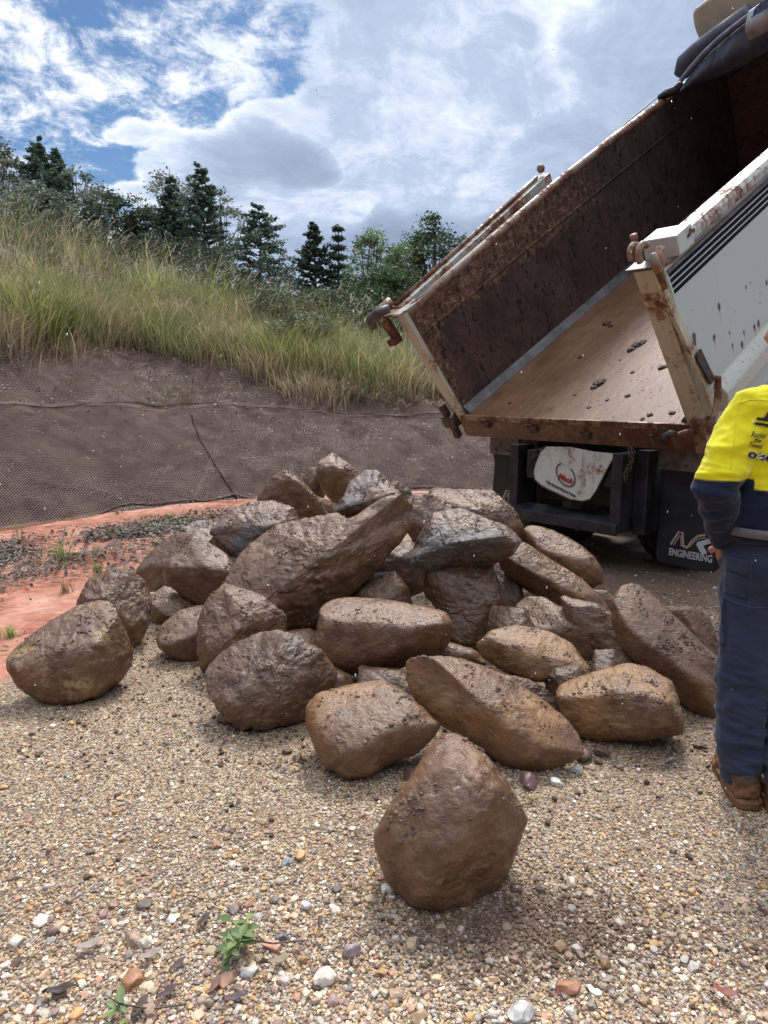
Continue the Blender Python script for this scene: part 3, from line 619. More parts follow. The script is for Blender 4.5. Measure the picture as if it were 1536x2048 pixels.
# ------------------------------------------------------------------ gravel: loose stones on the ground
def ico(sub):
    bm = bmesh.new(); bmesh.ops.create_icosphere(bm, subdivisions=sub, radius=1); V = np.array([v.co[:] for v in bm.verts]); Fq = np.array([[v.index for v in f.verts] for f in bm.faces]); bm.free(); return V, Fq
PAL = np.array([1.14, 1.06, .93])*np.array([(.60, .50, .36), (.68, .60, .47), (.52, .38, .24), (.48, .30, .14), (.58, .36, .15), (.38, .28, .22), (.26, .18, .15), (.70, .66, .60), (.42, .41, .40), (.20, .17, .16), (.46, .26, .19), (.30, .20, .20), (.78, .75, .70), (.36, .34, .30), (.58, .44, .32)])
PW = np.array([9, 8, 9, 6, 5, 9, 8, 9, 9, 7, 6, 7, 5, 7, 8.]); PW /= PW.sum()
def stones(n, smin, smax, y0, y1, sub=1, pw=1.5, sink=.25, jag=.25, pal=PAL, pwt=PW, pts=None, zoff=0):
    V0, F0 = ico(sub); nv = len(V0)
    if pts is None:
        u = RNG.uniform(0, 1, n*2); a = y0**(-pw); b = y1**(-pw); y = (a+(b-a)*u)**(-1/pw)      # more stones nearer the camera
        x = RNG.uniform(-1, 1, n*2)*(.60*y+.25); k = (claymask(x, y)+RNG.normal(0, .12, n*2) < .5); x, y = x[k][:n], y[k][:n]
    else: x, y = pts
    n = len(x); sz = smin*(smax/smin)**(RNG.uniform(0, 1, n)**1.8)/2
    sc = np.stack([RNG.uniform(.8, 1.35, n), RNG.uniform(.65, 1.05, n), RNG.uniform(.4, .8, n)], -1)*sz[:, None]
    V = np.broadcast_to(V0, (n, nv, 3))*(1+RNG.uniform(-jag, jag, (n, nv, 1)))
    if sub >= 1: V = np.clip(V, -RNG.uniform(.55, .95, (n, 1, 3)), RNG.uniform(.55, .95, (n, 1, 3)))
    V = V*sc[:, None]; a = RNG.uniform(0, 2*pi, n); t = RNG.normal(0, .35, n); ca, sa, ct, st = np.cos(a), np.sin(a), np.cos(t), np.sin(t)
    Rz = np.zeros((n, 3, 3)); Rz[:, 0, 0] = ca; Rz[:, 0, 1] = -sa; Rz[:, 1, 0] = sa; Rz[:, 1, 1] = ca; Rz[:, 2, 2] = 1
    Rx = np.zeros((n, 3, 3)); Rx[:, 0, 0] = 1; Rx[:, 1, 1] = ct; Rx[:, 1, 2] = -st; Rx[:, 2, 1] = st; Rx[:, 2, 2] = ct
    V = np.einsum('nij,nkj->nki', Rz@Rx, V)
    V[..., 0] += x[:, None]; V[..., 1] += y[:, None]; V[..., 2] += (terrain(x, y)+sc[:, 2]*(1-2*sink)+zoff)[:, None]
    col = pal[RNG.choice(len(pal), n, p=pwt)]*RNG.uniform(.62, 1.22, (n, 1))
    mk = .55*np.exp(-(((x-.5)/1.65)**2+((y-3.9)/1.45)**2)**2)+.8*np.exp(-(((x-.42)/.36)**2+((y-1.83)/.2)**2)); mk = np.clip(mk+.25*pn(np.stack([x*3, y*3, x*0], -1)), 0, .85)[:, None]
    col = col*(1-mk)+np.array([.12, .075, .05])*mk
    Fq = (F0[None]+(np.arange(n)*nv)[:, None, None]).reshape(-1, 3)
    return V.reshape(-1, 3), Fq, np.clip(np.repeat(col, nv, 0), 0, 1)
prt = [stones(92000, .006, .013, 1.15, 6.0, sub=0 if False else 1, pw=1.1) if False else stones(60000, .007, .014, 1.15, 5.5, 1, 1.1),
       stones(17000, .010, .021, 1.15, 8.0, 1, 1.0), stones(2300, .017, .034, 1.15, 7.0, 2, 1.3), stones(260, .026, .050, 1.1, 2.0, 2, 1.0)]
V, q, c = joinvf(prt); tag(mesh_np('gravel', V, q, M['pebble'], smooth=False, col=c), kind='stuff')
# ------------------------------------------------------------------ boulders
# silhouettes (photo pixels), distance ahead of the lens, half depth relative to half height, look, label, facet planes
BO = [
 ('L', [(900,1462),(925,1468),(985,1520),(1035,1595),(1060,1640),(1040,1690),(1015,1755),(985,1790),(950,1818),(885,1828),(822,1815),(770,1762),(748,1695),(745,1665),(770,1620),(815,1560),(850,1500),(870,1475)], 2.12, .8, dict(), 'smooth mud-brown boulder nearest the camera with a peaked top, alone in front of the pile', [(.05,.8,.6,.86),(-.3,.05,.95,.86),(.6,-.3,.75,.86)]),
 ('L', [(700,1372),(760,1362),(800,1380),(850,1420),(880,1450),(865,1475),(830,1510),(780,1525),(740,1550),(700,1558),(655,1535),(635,1500),(615,1450),(615,1415),(640,1385)], 2.92, .9, dict(gold=.65), 'rounded brown boulder with a flat speckled top, just left behind the front peaked one', [(-.1,.72,.65,.60),(.35,-.5,.75,.8)]),
 ('L', [(835,1312),(900,1312),(960,1330),(1000,1350),(1080,1395),(1125,1430),(1150,1460),(1168,1495),(1150,1520),(1080,1545),(1050,1552),(1000,1525),(960,1490),(905,1465),(860,1435),(830,1400),(815,1360),(812,1335)], 3.0, .75, dict(gold=.75), 'long golden brown ridged boulder slanting down right just behind the front peaked one', [(.45,.7,.55,.42),(-.45,-.45,.77,.55),(.5,-.6,.6,.8)]),
 ('L', [(1125,1365),(1190,1345),(1255,1328),(1290,1335),(1340,1362),(1352,1395),(1366,1440),(1362,1470),(1290,1480),(1200,1485),(1165,1475),(1130,1435),(1115,1390)], 3.28, .95, dict(gold=.85), 'blocky golden brown boulder at the right front of the pile near the worker', [(-.2,.85,.5,.62),(.05,-.1,1,.75)]),
 ('L', [(953,1290),(985,1260),(1035,1250),(1100,1265),(1140,1285),(1160,1310),(1178,1335),(1155,1360),(1110,1362),(1060,1362),(1010,1345),(965,1315)], 3.45, .9, dict(gold=1.0), 'small golden boulder with a jagged dark chip, resting above the long ridge boulder', [(.2,.75,.6,.45),(-.3,-.3,.9,.7)]),
 ('L', [(665,1200),(700,1195),(760,1200),(830,1210),(885,1220),(900,1245),(895,1290),(870,1315),(800,1335),(740,1350),(690,1350),(640,1320),(628,1295),(640,1250),(645,1215)], 3.55, .95, dict(gold=.1), 'brick-shaped brown boulder with a blunt right end in the middle of the pile', [(0,.85,.5,.66),(0,-.1,1,.72),(.1,-.8,.6,.75)]),
 ('L', [(800,985),(818,1015),(822,1060),(800,1085),(760,1130),(745,1150),(700,1190),(650,1220),(640,1245),(600,1255),(540,1252),(480,1240),(445,1215),(440,1180),(470,1130),(490,1100),(520,1075),(560,1050),(610,1040),(665,1028),(700,1037),(745,1005),(775,985)], 4.2, 1.0, dict(gray=.22, gold=.15), 'longest boulder of all, brown, lying diagonally across the top of the pile', [(-.35,.62,.7,.42),(.4,-.55,.75,.6),(-.6,.1,.8,.9)]),
 ('M', [(690,990),(700,965),(730,942),(755,942),(775,962),(805,990),(812,1015),(790,1035),(760,1025),(720,1035),(700,1037),(662,1028)], 4.62, 1.0, dict(gray=.40), 'pale grey crusted boulder wedged on the upper end of the longest one', [(-.3,.75,.6,.5),(.2,-.2,.9,.7)]),
 ('L', [(415,1340),(440,1310),(480,1285),(520,1268),(560,1262),(600,1280),(640,1300),(670,1340),(668,1370),(640,1400),(612,1440),(540,1455),(490,1460),(455,1440),(420,1390)], 3.32, 1.0, dict(gray=.3, dark=.55), 'big dark angular boulder with a wet grey chip at the left front of the pile', [(-.45,.55,.7,.42),(.35,.1,.93,.55),(-.3,-.4,.85,.7),(.15,-.6,.75,.72)]),
 ('L', [(395,1300),(398,1240),(415,1200),(450,1168),(520,1190),(570,1230),(570,1270),(500,1300),(440,1335),(405,1347)], 3.75, .8, dict(gray=.12, dark=.25), 'dark boulder under the left end of the longest one', [(-.5,.5,.7,.6)]),
 ('M', [(315,1275),(325,1250),(360,1222),(400,1212),(440,1222),(450,1270),(420,1320),(385,1330),(340,1312),(318,1295)], 3.98, .9, dict(), 'small rounded brown boulder low on the gravel, left of the dark one', [(-.3,.7,.6,.6)]),
 ('L', [(195,1202),(225,1210),(240,1245),(262,1300),(260,1330),(240,1360),(190,1395),(130,1410),(80,1400),(40,1375),(18,1340),(18,1310),(50,1280),(110,1240),(150,1215)], 3.52, .85, dict(gray=.14, ochre=.75, dark=.15), 'boulder at the far left front with a yellow ochre patch', [(-.3,.78,.55,.5),(-.1,-.2,1,.8),(.7,.0,.7,.8)]),
 ('L', [(155,1205),(178,1160),(220,1140),(260,1140),(290,1165),(302,1200),(300,1240),(285,1275),(260,1305),(235,1300),(190,1270),(160,1240)], 4.25, .9, dict(gray=.22, dark=.2), 'rounded dark grey boulder behind the ochre patched one', [(.35,.3,.88,.68),(-.4,.7,.6,.7)]),
 ('M', [(298,1195),(330,1172),(365,1185),(405,1200),(400,1230),(350,1250),(315,1258),(298,1230)], 4.6, .9, dict(gray=.25), 'small boulder half hidden below the blocky left one', [(0,.8,.6,.5)]),
 ('M', [(272,1140),(300,1105),(350,1072),(400,1055),(430,1065),(430,1110),(390,1150),(330,1180),(303,1184),(280,1158)], 5.1, .8, dict(dark=.3, gray=.15), 'dark slanting boulder at the back left of the pile', [(-.5,.6,.65,.5)]),
 ('M', [(358,1058),(395,1042),(425,1040),(448,1055),(450,1100),(420,1100),(390,1082)], 5.35, .8, dict(gray=.45), 'grey slab peeking out behind the blocky left boulder', [(0,.8,.6,.5)]),
 ('M', [(345,1115),(382,1086),(412,1083),(450,1108),(478,1140),(475,1175),(440,1200),(405,1212),(365,1190),(332,1165),(328,1140)], 4.62, .95, dict(dark=.15), 'blocky brown boulder with a flat dark front face on the left of the pile', [(-.1,.8,.6,.45),(-.35,-.35,.86,.45)]),
 ('L', [(420,1062),(460,1020),(500,1005),(545,1002),(585,1015),(600,1050),(597,1072),(560,1082),(520,1105),(485,1132),(460,1120),(440,1095)], 4.95, .9, dict(gray=.30), 'pale pitted boulder with a dark slit, at the upper left of the pile', [(-.15,.75,.62,.45),(.2,-.5,.8,.65)]),
 ('M', [(515,1000),(545,955),(570,941),(595,955),(640,1000),(660,1035),(610,1060),(560,1065),(535,1040)], 5.35, .85, dict(gold=.15), 'triangular brown boulder pointing up at the back of the pile', [(.0,-.2,.95,.5)]),
 ('M', [(633,938),(640,922),(666,906),(700,930),(724,948),(720,985),(690,1010),(665,1005),(645,980),(634,955)], 5.75, .9, dict(gold=.6, gray=.2), 'white-topped boulder at the peak of the pile', [(-.3,.85,.4,.5),(-.2,-.1,.95,.5)]),
 ('S', [(606,955),(620,937),(640,936),(652,980),(645,1005),(615,990)], 5.95, .9, dict(gray=.2, dark=.2), 'small dark boulder left of the white-topped one', []),
 ('S', [(628,990),(655,1000),(685,1012),(680,1035),(640,1032)], 5.55, .9, dict(), 'small brown boulder squeezed behind the triangular one', []),
 ('S', [(765,972),(795,962),(820,978),(826,995),(800,1005),(775,995)], 6.1, .9, dict(gray=.4), 'small pale boulder showing behind the top of the pile', []),
 ('M', [(808,1005),(828,990),(870,990),(905,1012),(900,1050),(855,1080),(828,1085),(808,1050)], 5.15, .9, dict(dark=.2, gray=.18), 'rough dark reddish boulder behind the grey one', [(-.3,.3,.9,.6)]),
 ('L', [(858,982),(880,974),(920,978),(985,982),(1030,1020),(1050,1060),(1056,1098),(1010,1095),(950,1050),(900,1022),(862,1002)], 5.45, .9, dict(gray=.12), 'long brown boulder at the back right, below the left mud flap', [(-.1,.8,.6,.6)]),
 ('L', [(816,1115),(840,1070),(870,1025),(920,1018),(965,1035),(1010,1050),(1042,1080),(1022,1113),(970,1135),(880,1147),(840,1137),(818,1124)], 4.3, .95, dict(gray=.42, gold=.2), 'pale grey boulder with a brown underside, topping the right of the pile', [(-.1,.7,.7,.5),(.1,-.65,.72,.55),(-.85,-.1,.5,.75)]),
 ('L', [(1050,1055),(1072,1050),(1110,1062),(1160,1090),(1188,1112),(1205,1140),(1204,1165),(1178,1177),(1130,1155),(1080,1125),(1052,1090)], 5.3, .9, dict(gold=.2), 'brown boulder lying in front of the truck step, behind the slanting one', [(.1,.8,.6,.55)]),
 ('L', [(1030,1088),(1055,1085),(1110,1125),(1160,1155),(1200,1190),(1222,1220),(1216,1246),(1170,1240),(1120,1212),(1060,1185),(1015,1155),(998,1130),(1005,1105)], 4.45, 1.0, dict(gold=.25), 'long narrow boulder slanting down right from under the pale grey one', [(.3,.7,.6,.5),(-.3,-.6,.7,.6)]),
 ('L', [(1033,1212),(1058,1193),(1090,1194),(1130,1220),(1180,1238),(1230,1258),(1240,1295),(1210,1335),(1165,1330),(1100,1285),(1045,1255)], 3.95, 1.0, dict(gray=.14), 'purplish brown boulder behind the small golden one', [(-.2,.7,.7,.45),(.3,-.4,.85,.55)]),
 ('L', [(1225,1200),(1250,1172),(1280,1168),(1312,1195),(1345,1228),(1395,1280),(1435,1315),(1450,1400),(1440,1447),(1385,1428),(1330,1375),(1280,1335),(1242,1295),(1225,1250)], 3.72, .9, dict(gold=.1), 'big brown boulder beside the worker leg on the right of the pile', [(.25,.55,.8,.55),(-.3,-.5,.8,.7),(.6,-.3,.7,.9)]),
 ('M', [(1325,1215),(1385,1213),(1418,1235),(1440,1290),(1446,1340),(1400,1320),(1350,1270)], 4.35, .9, dict(gray=.2), 'boulder with a slate grey end, tucked behind the worker thigh', [(.6,.2,.75,.6)]),
 ('S', [(1180,1178),(1215,1182),(1232,1200),(1228,1225),(1200,1215),(1185,1200)], 4.85, .9, dict(), 'small brown boulder in the notch left of the big right one', []),
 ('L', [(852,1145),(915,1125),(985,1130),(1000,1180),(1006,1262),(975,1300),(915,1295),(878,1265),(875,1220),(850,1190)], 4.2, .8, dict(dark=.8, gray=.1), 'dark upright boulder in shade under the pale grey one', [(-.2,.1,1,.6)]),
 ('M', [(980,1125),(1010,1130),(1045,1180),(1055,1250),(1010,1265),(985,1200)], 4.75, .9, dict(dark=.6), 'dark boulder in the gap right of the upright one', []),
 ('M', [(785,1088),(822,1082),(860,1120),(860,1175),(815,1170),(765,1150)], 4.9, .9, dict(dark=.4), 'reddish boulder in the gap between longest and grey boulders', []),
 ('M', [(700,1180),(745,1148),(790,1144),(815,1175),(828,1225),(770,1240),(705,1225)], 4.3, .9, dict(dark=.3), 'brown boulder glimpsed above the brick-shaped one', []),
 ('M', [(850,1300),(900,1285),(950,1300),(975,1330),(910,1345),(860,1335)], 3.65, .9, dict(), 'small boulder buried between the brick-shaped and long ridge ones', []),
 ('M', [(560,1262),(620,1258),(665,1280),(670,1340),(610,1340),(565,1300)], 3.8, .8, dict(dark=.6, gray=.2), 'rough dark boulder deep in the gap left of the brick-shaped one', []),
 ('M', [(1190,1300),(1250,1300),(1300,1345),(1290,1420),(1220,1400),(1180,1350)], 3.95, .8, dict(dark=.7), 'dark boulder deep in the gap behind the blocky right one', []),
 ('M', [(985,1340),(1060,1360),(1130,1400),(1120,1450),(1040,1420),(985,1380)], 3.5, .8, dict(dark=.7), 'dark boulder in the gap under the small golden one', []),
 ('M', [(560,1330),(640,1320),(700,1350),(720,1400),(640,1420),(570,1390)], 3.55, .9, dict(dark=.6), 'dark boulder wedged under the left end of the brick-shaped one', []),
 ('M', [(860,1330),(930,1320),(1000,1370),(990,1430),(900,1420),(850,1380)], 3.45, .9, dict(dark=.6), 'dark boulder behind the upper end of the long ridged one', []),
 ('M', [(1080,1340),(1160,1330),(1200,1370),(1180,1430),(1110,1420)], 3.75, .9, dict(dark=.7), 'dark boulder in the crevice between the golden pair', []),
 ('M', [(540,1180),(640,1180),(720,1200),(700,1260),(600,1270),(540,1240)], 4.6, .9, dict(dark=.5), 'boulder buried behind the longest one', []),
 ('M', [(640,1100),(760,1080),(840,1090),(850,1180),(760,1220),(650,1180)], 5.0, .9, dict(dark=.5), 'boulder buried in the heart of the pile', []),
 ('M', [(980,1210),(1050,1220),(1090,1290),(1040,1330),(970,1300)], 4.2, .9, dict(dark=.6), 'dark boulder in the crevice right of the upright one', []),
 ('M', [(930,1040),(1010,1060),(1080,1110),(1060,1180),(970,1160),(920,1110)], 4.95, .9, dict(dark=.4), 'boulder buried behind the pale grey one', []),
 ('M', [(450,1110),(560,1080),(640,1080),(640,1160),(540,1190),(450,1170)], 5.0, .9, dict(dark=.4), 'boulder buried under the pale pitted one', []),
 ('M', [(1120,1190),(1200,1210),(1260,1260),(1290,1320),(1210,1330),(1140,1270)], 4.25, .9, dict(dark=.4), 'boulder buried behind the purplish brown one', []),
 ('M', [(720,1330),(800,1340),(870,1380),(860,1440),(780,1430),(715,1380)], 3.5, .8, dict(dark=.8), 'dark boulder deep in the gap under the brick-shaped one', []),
]
ICO = {'L': ico(7), 'M': ico(6), 'S': ico(5)}
def boulder(i, sz, poly, d, thk, props, label, planes):
    P = np.array(poly, float); 
    a = np.array([P, np.roll(P, -1, 0)]); cr = a[0, :, 0]*a[1, :, 1]-a[1, :, 0]*a[0, :, 1]; A = cr.sum()/2
    cx = ((a[0, :, 0]+a[1, :, 0])*cr).sum()/(6*A); cy = ((a[0, :, 1]+a[1, :, 1])*cr).sum()/(6*A)
    ctr = at(cx, cy, d); rr = ctr-CAM; dist = np.linalg.norm(rr); e3 = -rr/dist
    e1 = np.cross([0, 0, 1], e3); e1 /= np.linalg.norm(e1); e2 = np.cross(e3, e1)
    pts = []
    for (x, y) in P:
        r = ray(x, y); t = np.dot(ctr-CAM, e3)/np.dot(r, e3); q = CAM+r*t-ctr; pts.append((q@e1, q@e2))
    pts = np.array(pts)
    # resample outline finely, then polar radius
    th = []; ra = []
    n = len(pts)
    for k in range(n):
        for t in np.linspace(0, 1, 12, endpoint=False):
            q = pts[k]*(1-t)+pts[(k+1) % n]*t; th.append(atan2(q[1], q[0])); ra.append(hypot(*q))
    th = np.array(th); ra = np.array(ra); o = np.argsort(th); th, ra = th[o], ra[o]
    tg = np.linspace(-pi, pi, 361)[:-1]; R = np.interp(tg, th, ra, period=2*pi)
    R = R*(1.0 if i == 0 else 1.045); kr = np.exp(-.5*(np.arange(-12, 13)/2.4)**2); kr /= kr.sum(); R = np.convolve(np.concatenate([R[-12:], R, R[:12]]), kr, 'valid')
    sx_ = R[(np.abs(tg) < .5) | (np.abs(tg) > pi-.5)].mean(); minr = sqrt(abs(A))*dist/F/sqrt(pi); minh = min(minr, np.percentile(R, 30)*1.15)
    V0, F0 = ICO[sz]; D = V0
    rho = np.hypot(D[:, 0], D[:, 1]); thv = np.arctan2(D[:, 1], D[:, 0]); Rv = np.interp(thv, tg, R, period=2*pi)
    pw_ = .72; inr = np.clip(rho, 1e-6, 1)**pw_; dep = np.sign(D[:, 2])*np.abs(D[:, 2])**.80
    # low frequency irregular depth so that faces are not symmetric
    sd = i*7.31+1.7
    T_ = minh*thk*1.05
    V = np.stack([np.cos(thv)*Rv*inr, np.sin(thv)*Rv*inr, dep*T_], -1)
    scale = minr
    rgh0 = .42+props.get('gray', 0)*1.4+props.get('dark', 0)*.4+(.25 if i % 3 == 0 else 0); rs = np.random.default_rng(500+i); pl = list(planes)
    for _ in range(3 if rgh0 < .75 else 7):
        u = rs.normal(size=3); u[2] = abs(u[2])*1.2+.35; u /= np.linalg.norm(u); pl.append((*u, rs.uniform(.72, .92)))
    for _ in range(5):
        u = rs.normal(size=3); u[2] = -abs(u[2])-.3; u /= np.linalg.norm(u); pl.append((*u, rs.uniform(.7, .9)))
    for (a_, b_, c_, h) in pl:
        u = np.array([a_, b_, c_]); u /= np.linalg.norm(u); pr = V@u; hh = h*(.88 if h < .7 else 1)*pr.max(); k = (.075 if rgh0 < .75 else .03)*scale
        ex = k*np.logaddexp(0, (pr-hh)/k); V = V-ex[:, None]*u*.92
    N = V/np.maximum(np.linalg.norm(V*np.array([1, 1, 1]), axis=1)[:, None], 1e-6)
    q = V/scale*1.0
    rgh = min(1.2, .30+props.get('gray', 0)*1.4+props.get('dark', 0)*.4+(.25 if i % 3 == 0 else 0)); dsp = .055*fbm(q*1.3+sd, 3) + .050*rgh*ridged(q*2.2+sd*2, 3) + .030*rgh*fbm(V*14+sd, 4, .6)*(.3/scale)**.5
    # stepped chips
    st = fbm(q*2.0+sd*3, 3); dsp = dsp + rgh*(.027*(sstep(st, .02, .09)-.5) + .02*(sstep(fbm(q*4+sd*5, 2), .05, .12)))
    if sz != 'S': dsp = dsp + .007*ridged(V*45+sd, 3)/scale*.3
    V = V+N*(dsp*scale)[:, None]
    for _ in range(2):                   # refit so that the cut and roughened block keeps its true outline
        pz = dist/(dist-V[:, 2]); ax_, ay_ = V[:, 0]*pz, V[:, 1]*pz; tb = ((np.arctan2(ay_, ax_)+pi)/(2*pi)*72).astype(int) % 72
        mx = np.zeros(72); np.maximum.at(mx, tb, np.hypot(ax_, ay_)); tc_ = -pi+(np.arange(72)+.5)*2*pi/72; tgt = np.interp(tc_, tg, R, period=2*pi); ra_ = tgt/np.maximum(mx, 1e-4)
        kk = np.array([.15, .7, .15]); ra_ = np.convolve(np.concatenate([ra_[-1:], ra_, ra_[:1]]), kk, 'valid'); f_ = np.interp(np.arctan2(ay_, ax_), tc_, ra_, period=2*pi); V[:, 0] *= f_; V[:, 1] *= f_
    Wd = V[:, :1]*e1+V[:, 1:2]*e2+V[:, 2:]*e3
    zmin = ctr[2]+Wd[:, 2].min()
    if zmin < -.03 or i in (0, 1, 2, 3, 8, 10, 11, 12, 29):   # rest it on the ground
        k = (H+.05)/(H-zmin); Wd = Wd*k; ctr = CAM+(ctr-CAM)*k
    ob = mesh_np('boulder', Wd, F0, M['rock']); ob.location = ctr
    ob['seed'] = float(i)*3.77; ob['mist_tint'] = float(min(1, max(0, (d-3.3)/1.2)))  # tint grows with distance, standing in for mist

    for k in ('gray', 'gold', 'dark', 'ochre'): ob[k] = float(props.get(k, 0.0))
    if sz != 'S' and props.get('dark', 0) < .5:      # spots on the upward faces where mud crumbs lie
        nn = np.zeros(len(V0)*3, np.float32); ob.data.vertices.foreach_get('normal', nn); nn = nn.reshape(-1, 3)
        ok = np.where((nn[:, 2] > .45) & (pn(Wd*9+sd)+.5*pn(Wd*25) > .16))[0]; m_ = int(min(len(ok), 300*scale/.3)); 
        if m_: sel = rs.choice(ok, m_, replace=False); CRUMB.append((Wd[sel]+ctr).astype(float))
    tag(ob, label, 'boulder', 'boulders tipped out of the truck'); return ob
CRUMB = []
BOULD = [boulder(i, *b) for i, b in enumerate(BO)]
# ------------------------------------------------------------------ truck materials
def paint_mat(name, base, rustk=.5, spots=None, fine=0.0, dirt=.3):
    m, g = new_mat(name); c = g.n('ShaderNodeTexCoord').outputs['Object']
    n1 = g.noise(c, 3.2, 7, .68, .3); n2 = g.noise(c, 22, 6, .7); n3 = g.noise(c, 90, 4, .6)
    st = g.noise(g.vm('MULTIPLY', c, (9, 9, 1.2)).outputs[0], 2.2, 5, .6)
    col = g.mix(g.ss(g.m('ADD', g.m('MULTIPLY', n1, .5), g.m('MULTIPLY', st, .5)), .46, .66, 0, dirt), base, (.36, .27, .17))
    f = g.m('ADD', g.m('MULTIPLY', n1, .55), g.m('ADD', g.m('MULTIPLY', n2, .33), g.m('MULTIPLY', n3, .12)))
    thr = .72-.30*rustk
    edge = g.ss(f, thr-.035, thr); core = g.ss(f, thr+.012, thr+.04)
    col = g.mix(g.m('MULTIPLY', edge, .8), col, (.26, .115, .045)); col = g.mix(core, col, g.mix(g.ss(n3, .4, .6), (.075, .030, .020), (.17, .065, .035)))
    if fine:
        vo = g.n('ShaderNodeTexVoronoi', {'Vector': g.vm('MULTIPLY', c, (1, .45, 1)).outputs[0], 'Scale': 42.0}); fs = g.m('MULTIPLY', g.ss(vo.outputs['Distance'], .26, .14), g.ss(n2, .42, .56)); col = g.mix(g.m('MULTIPLY', fs, fine), col, (.17, .06, .035))
    if spots:
        sep = g.n('ShaderNodeSeparateXYZ', {0: g.vm('ADD', c, g.vm('SCALE', g.vm('SUBTRACT', g.noise(c, 40, 3, .6, out=1), (.5, .5, .5)).outputs[0], sc=.022).outputs[0]).outputs[0]})
        Yc, Zc = sep.outputs[1], sep.outputs[2]; acc = drp = None
        for (y, z, r, L) in spots:
            dy = g.m('SUBTRACT', Yc, y); dz_ = g.m('SUBTRACT', Zc, z)
            d = g.m('SQRT', g.m('ADD', g.m('POWER', g.m('ABSOLUTE', dy), 2.0), g.m('POWER', g.m('MULTIPLY', g.m('ABSOLUTE', dz_), .7), 2.0)))
            sp_ = g.ss(d, r, r*.7); acc = sp_ if acc is None else g.m('MAXIMUM', acc, sp_)
            # drip below the hole
            q = g.m('MULTIPLY', g.m('MULTIPLY', g.ss(g.m('ABSOLUTE', dy), r*.85, r*.2), g.ss(dz_, -L, -L*.1)), g.m('LESS_THAN', dz_, 0.0)); drp = q if drp is None else g.m('MAXIMUM', drp, q)
        col = g.mix(g.m('MULTIPLY', drp, .75), col, (.50, .26, .08)); col = g.mix(acc, col, (.055, .028, .02))
        f = g.m('ADD', f, g.m('MULTIPLY', acc, .3))
    rough = g.mix(core, (.38, .38, .38), (.75, .75, .75))
    h = g.m('ADD', g.m('MULTIPLY', core, -.5), g.m('MULTIPLY', g.m('MULTIPLY', n3, core), .8))
    out(g, princ(g, col, rough, bump(g, g.m('ADD', h, g.m('MULTIPLY', n1, .25)), .5, .004))); return m
TH = radians(30)
av = Vector((.764, .646, 0)).normalized(); wv = Vector((-av.y, av.x, 0)); xv = -wv
OR = Vector((1.5317, 6.17996, 1.28324))
TR = Matrix((( xv.x, av.x, 0, OR.x), (xv.y, av.y, 0, OR.y), (0, 0, 1, 0), (0, 0, 0, 1)))        # truck frame, z from the ground
fv = av*cos(TH)+Vector((0, 0, sin(TH))); nv_ = -av*sin(TH)+Vector((0, 0, cos(TH)))
BD = Matrix(((xv.x, fv.x, nv_.x, OR.x), (xv.y, fv.y, nv_.y, OR.y), (xv.z, fv.z, nv_.z, OR.z), (0, 0, 0, 1)))  # tipped body frame
BDi, TRi = BD.inverted(), TR.inverted()
def on(Mx, px, py, axis, val):           # where the sight line meets a plane of that frame
    Mi = Mx.inverted(); o = Mi @ Vector(CAM); d = Mi.to_3x3() @ Vector(ray(px, py)); t = (val-o[axis])/d[axis]; return o+d*t
truck = empty('tipper_truck'); truck.matrix_world = TR
tag(truck, 'white rusty tipper truck with its open tray raised, tipping boulders onto the gravel', 'tipper truck')
SP = []
for (px, py, r, L) in [(1438, 613, .024, .16), (1388, 675, .030, .05), (1390, 684, .022, .14), (1428, 676, .022, .13), (1459, 666, .012, .07), (1488, 665, .015, .11), (1517, 647, .024, .12), (1509, 655, .022, .12), (1465, 691, .015, .12), (1484, 689, .024, .12), (1492, 574, .013, .05), (1501, 566, .009, .03), (1494, 425, .012, .13), (1533, 565, .02, .03), (1520, 605, .007, .02), (1430, 672, .012, .02), (1520, 586, .008, .01), (1375, 655, .006, .02), (1360, 628, .006, .01), (1405, 660, .005, .01), (1450, 600, .004, .01), (1462, 640, .005, .01), (1470, 622, .004, .01), (1385, 620, .005, .01)]:
    p = on(BD, px, py, 0, 1.322); SP.append((p.y, p.z, r, L))
M['panel'] = paint_mat('pale_side_panel', (.52, .56, .54), .02, SP, dirt=.10)
M['cream'] = paint_mat('rusting_cream_paint', (.56, .53, .41), .52, dirt=.6)
M['rail'] = paint_mat('rust_speckled_rail', (.52, .50, .42), .45, fine=1.0, dirt=.4)
M['coam'] = paint_mat('rust_patched_coaming', (.44, .45, .40), .66, fine=.7, dirt=.5)
M['rustbeam'] = paint_mat('rusty_tail_beam', (.12, .045, .028), .55, dirt=.35)
M['ruststeel'] = paint_mat('rusty_steel', (.26, .21, .165), .80, dirt=.7)
M['housing'] = plain('grubby_cream_plastic', (.56, .54, .42), .5, nz=.14, nscale=2.5, bst=.05)
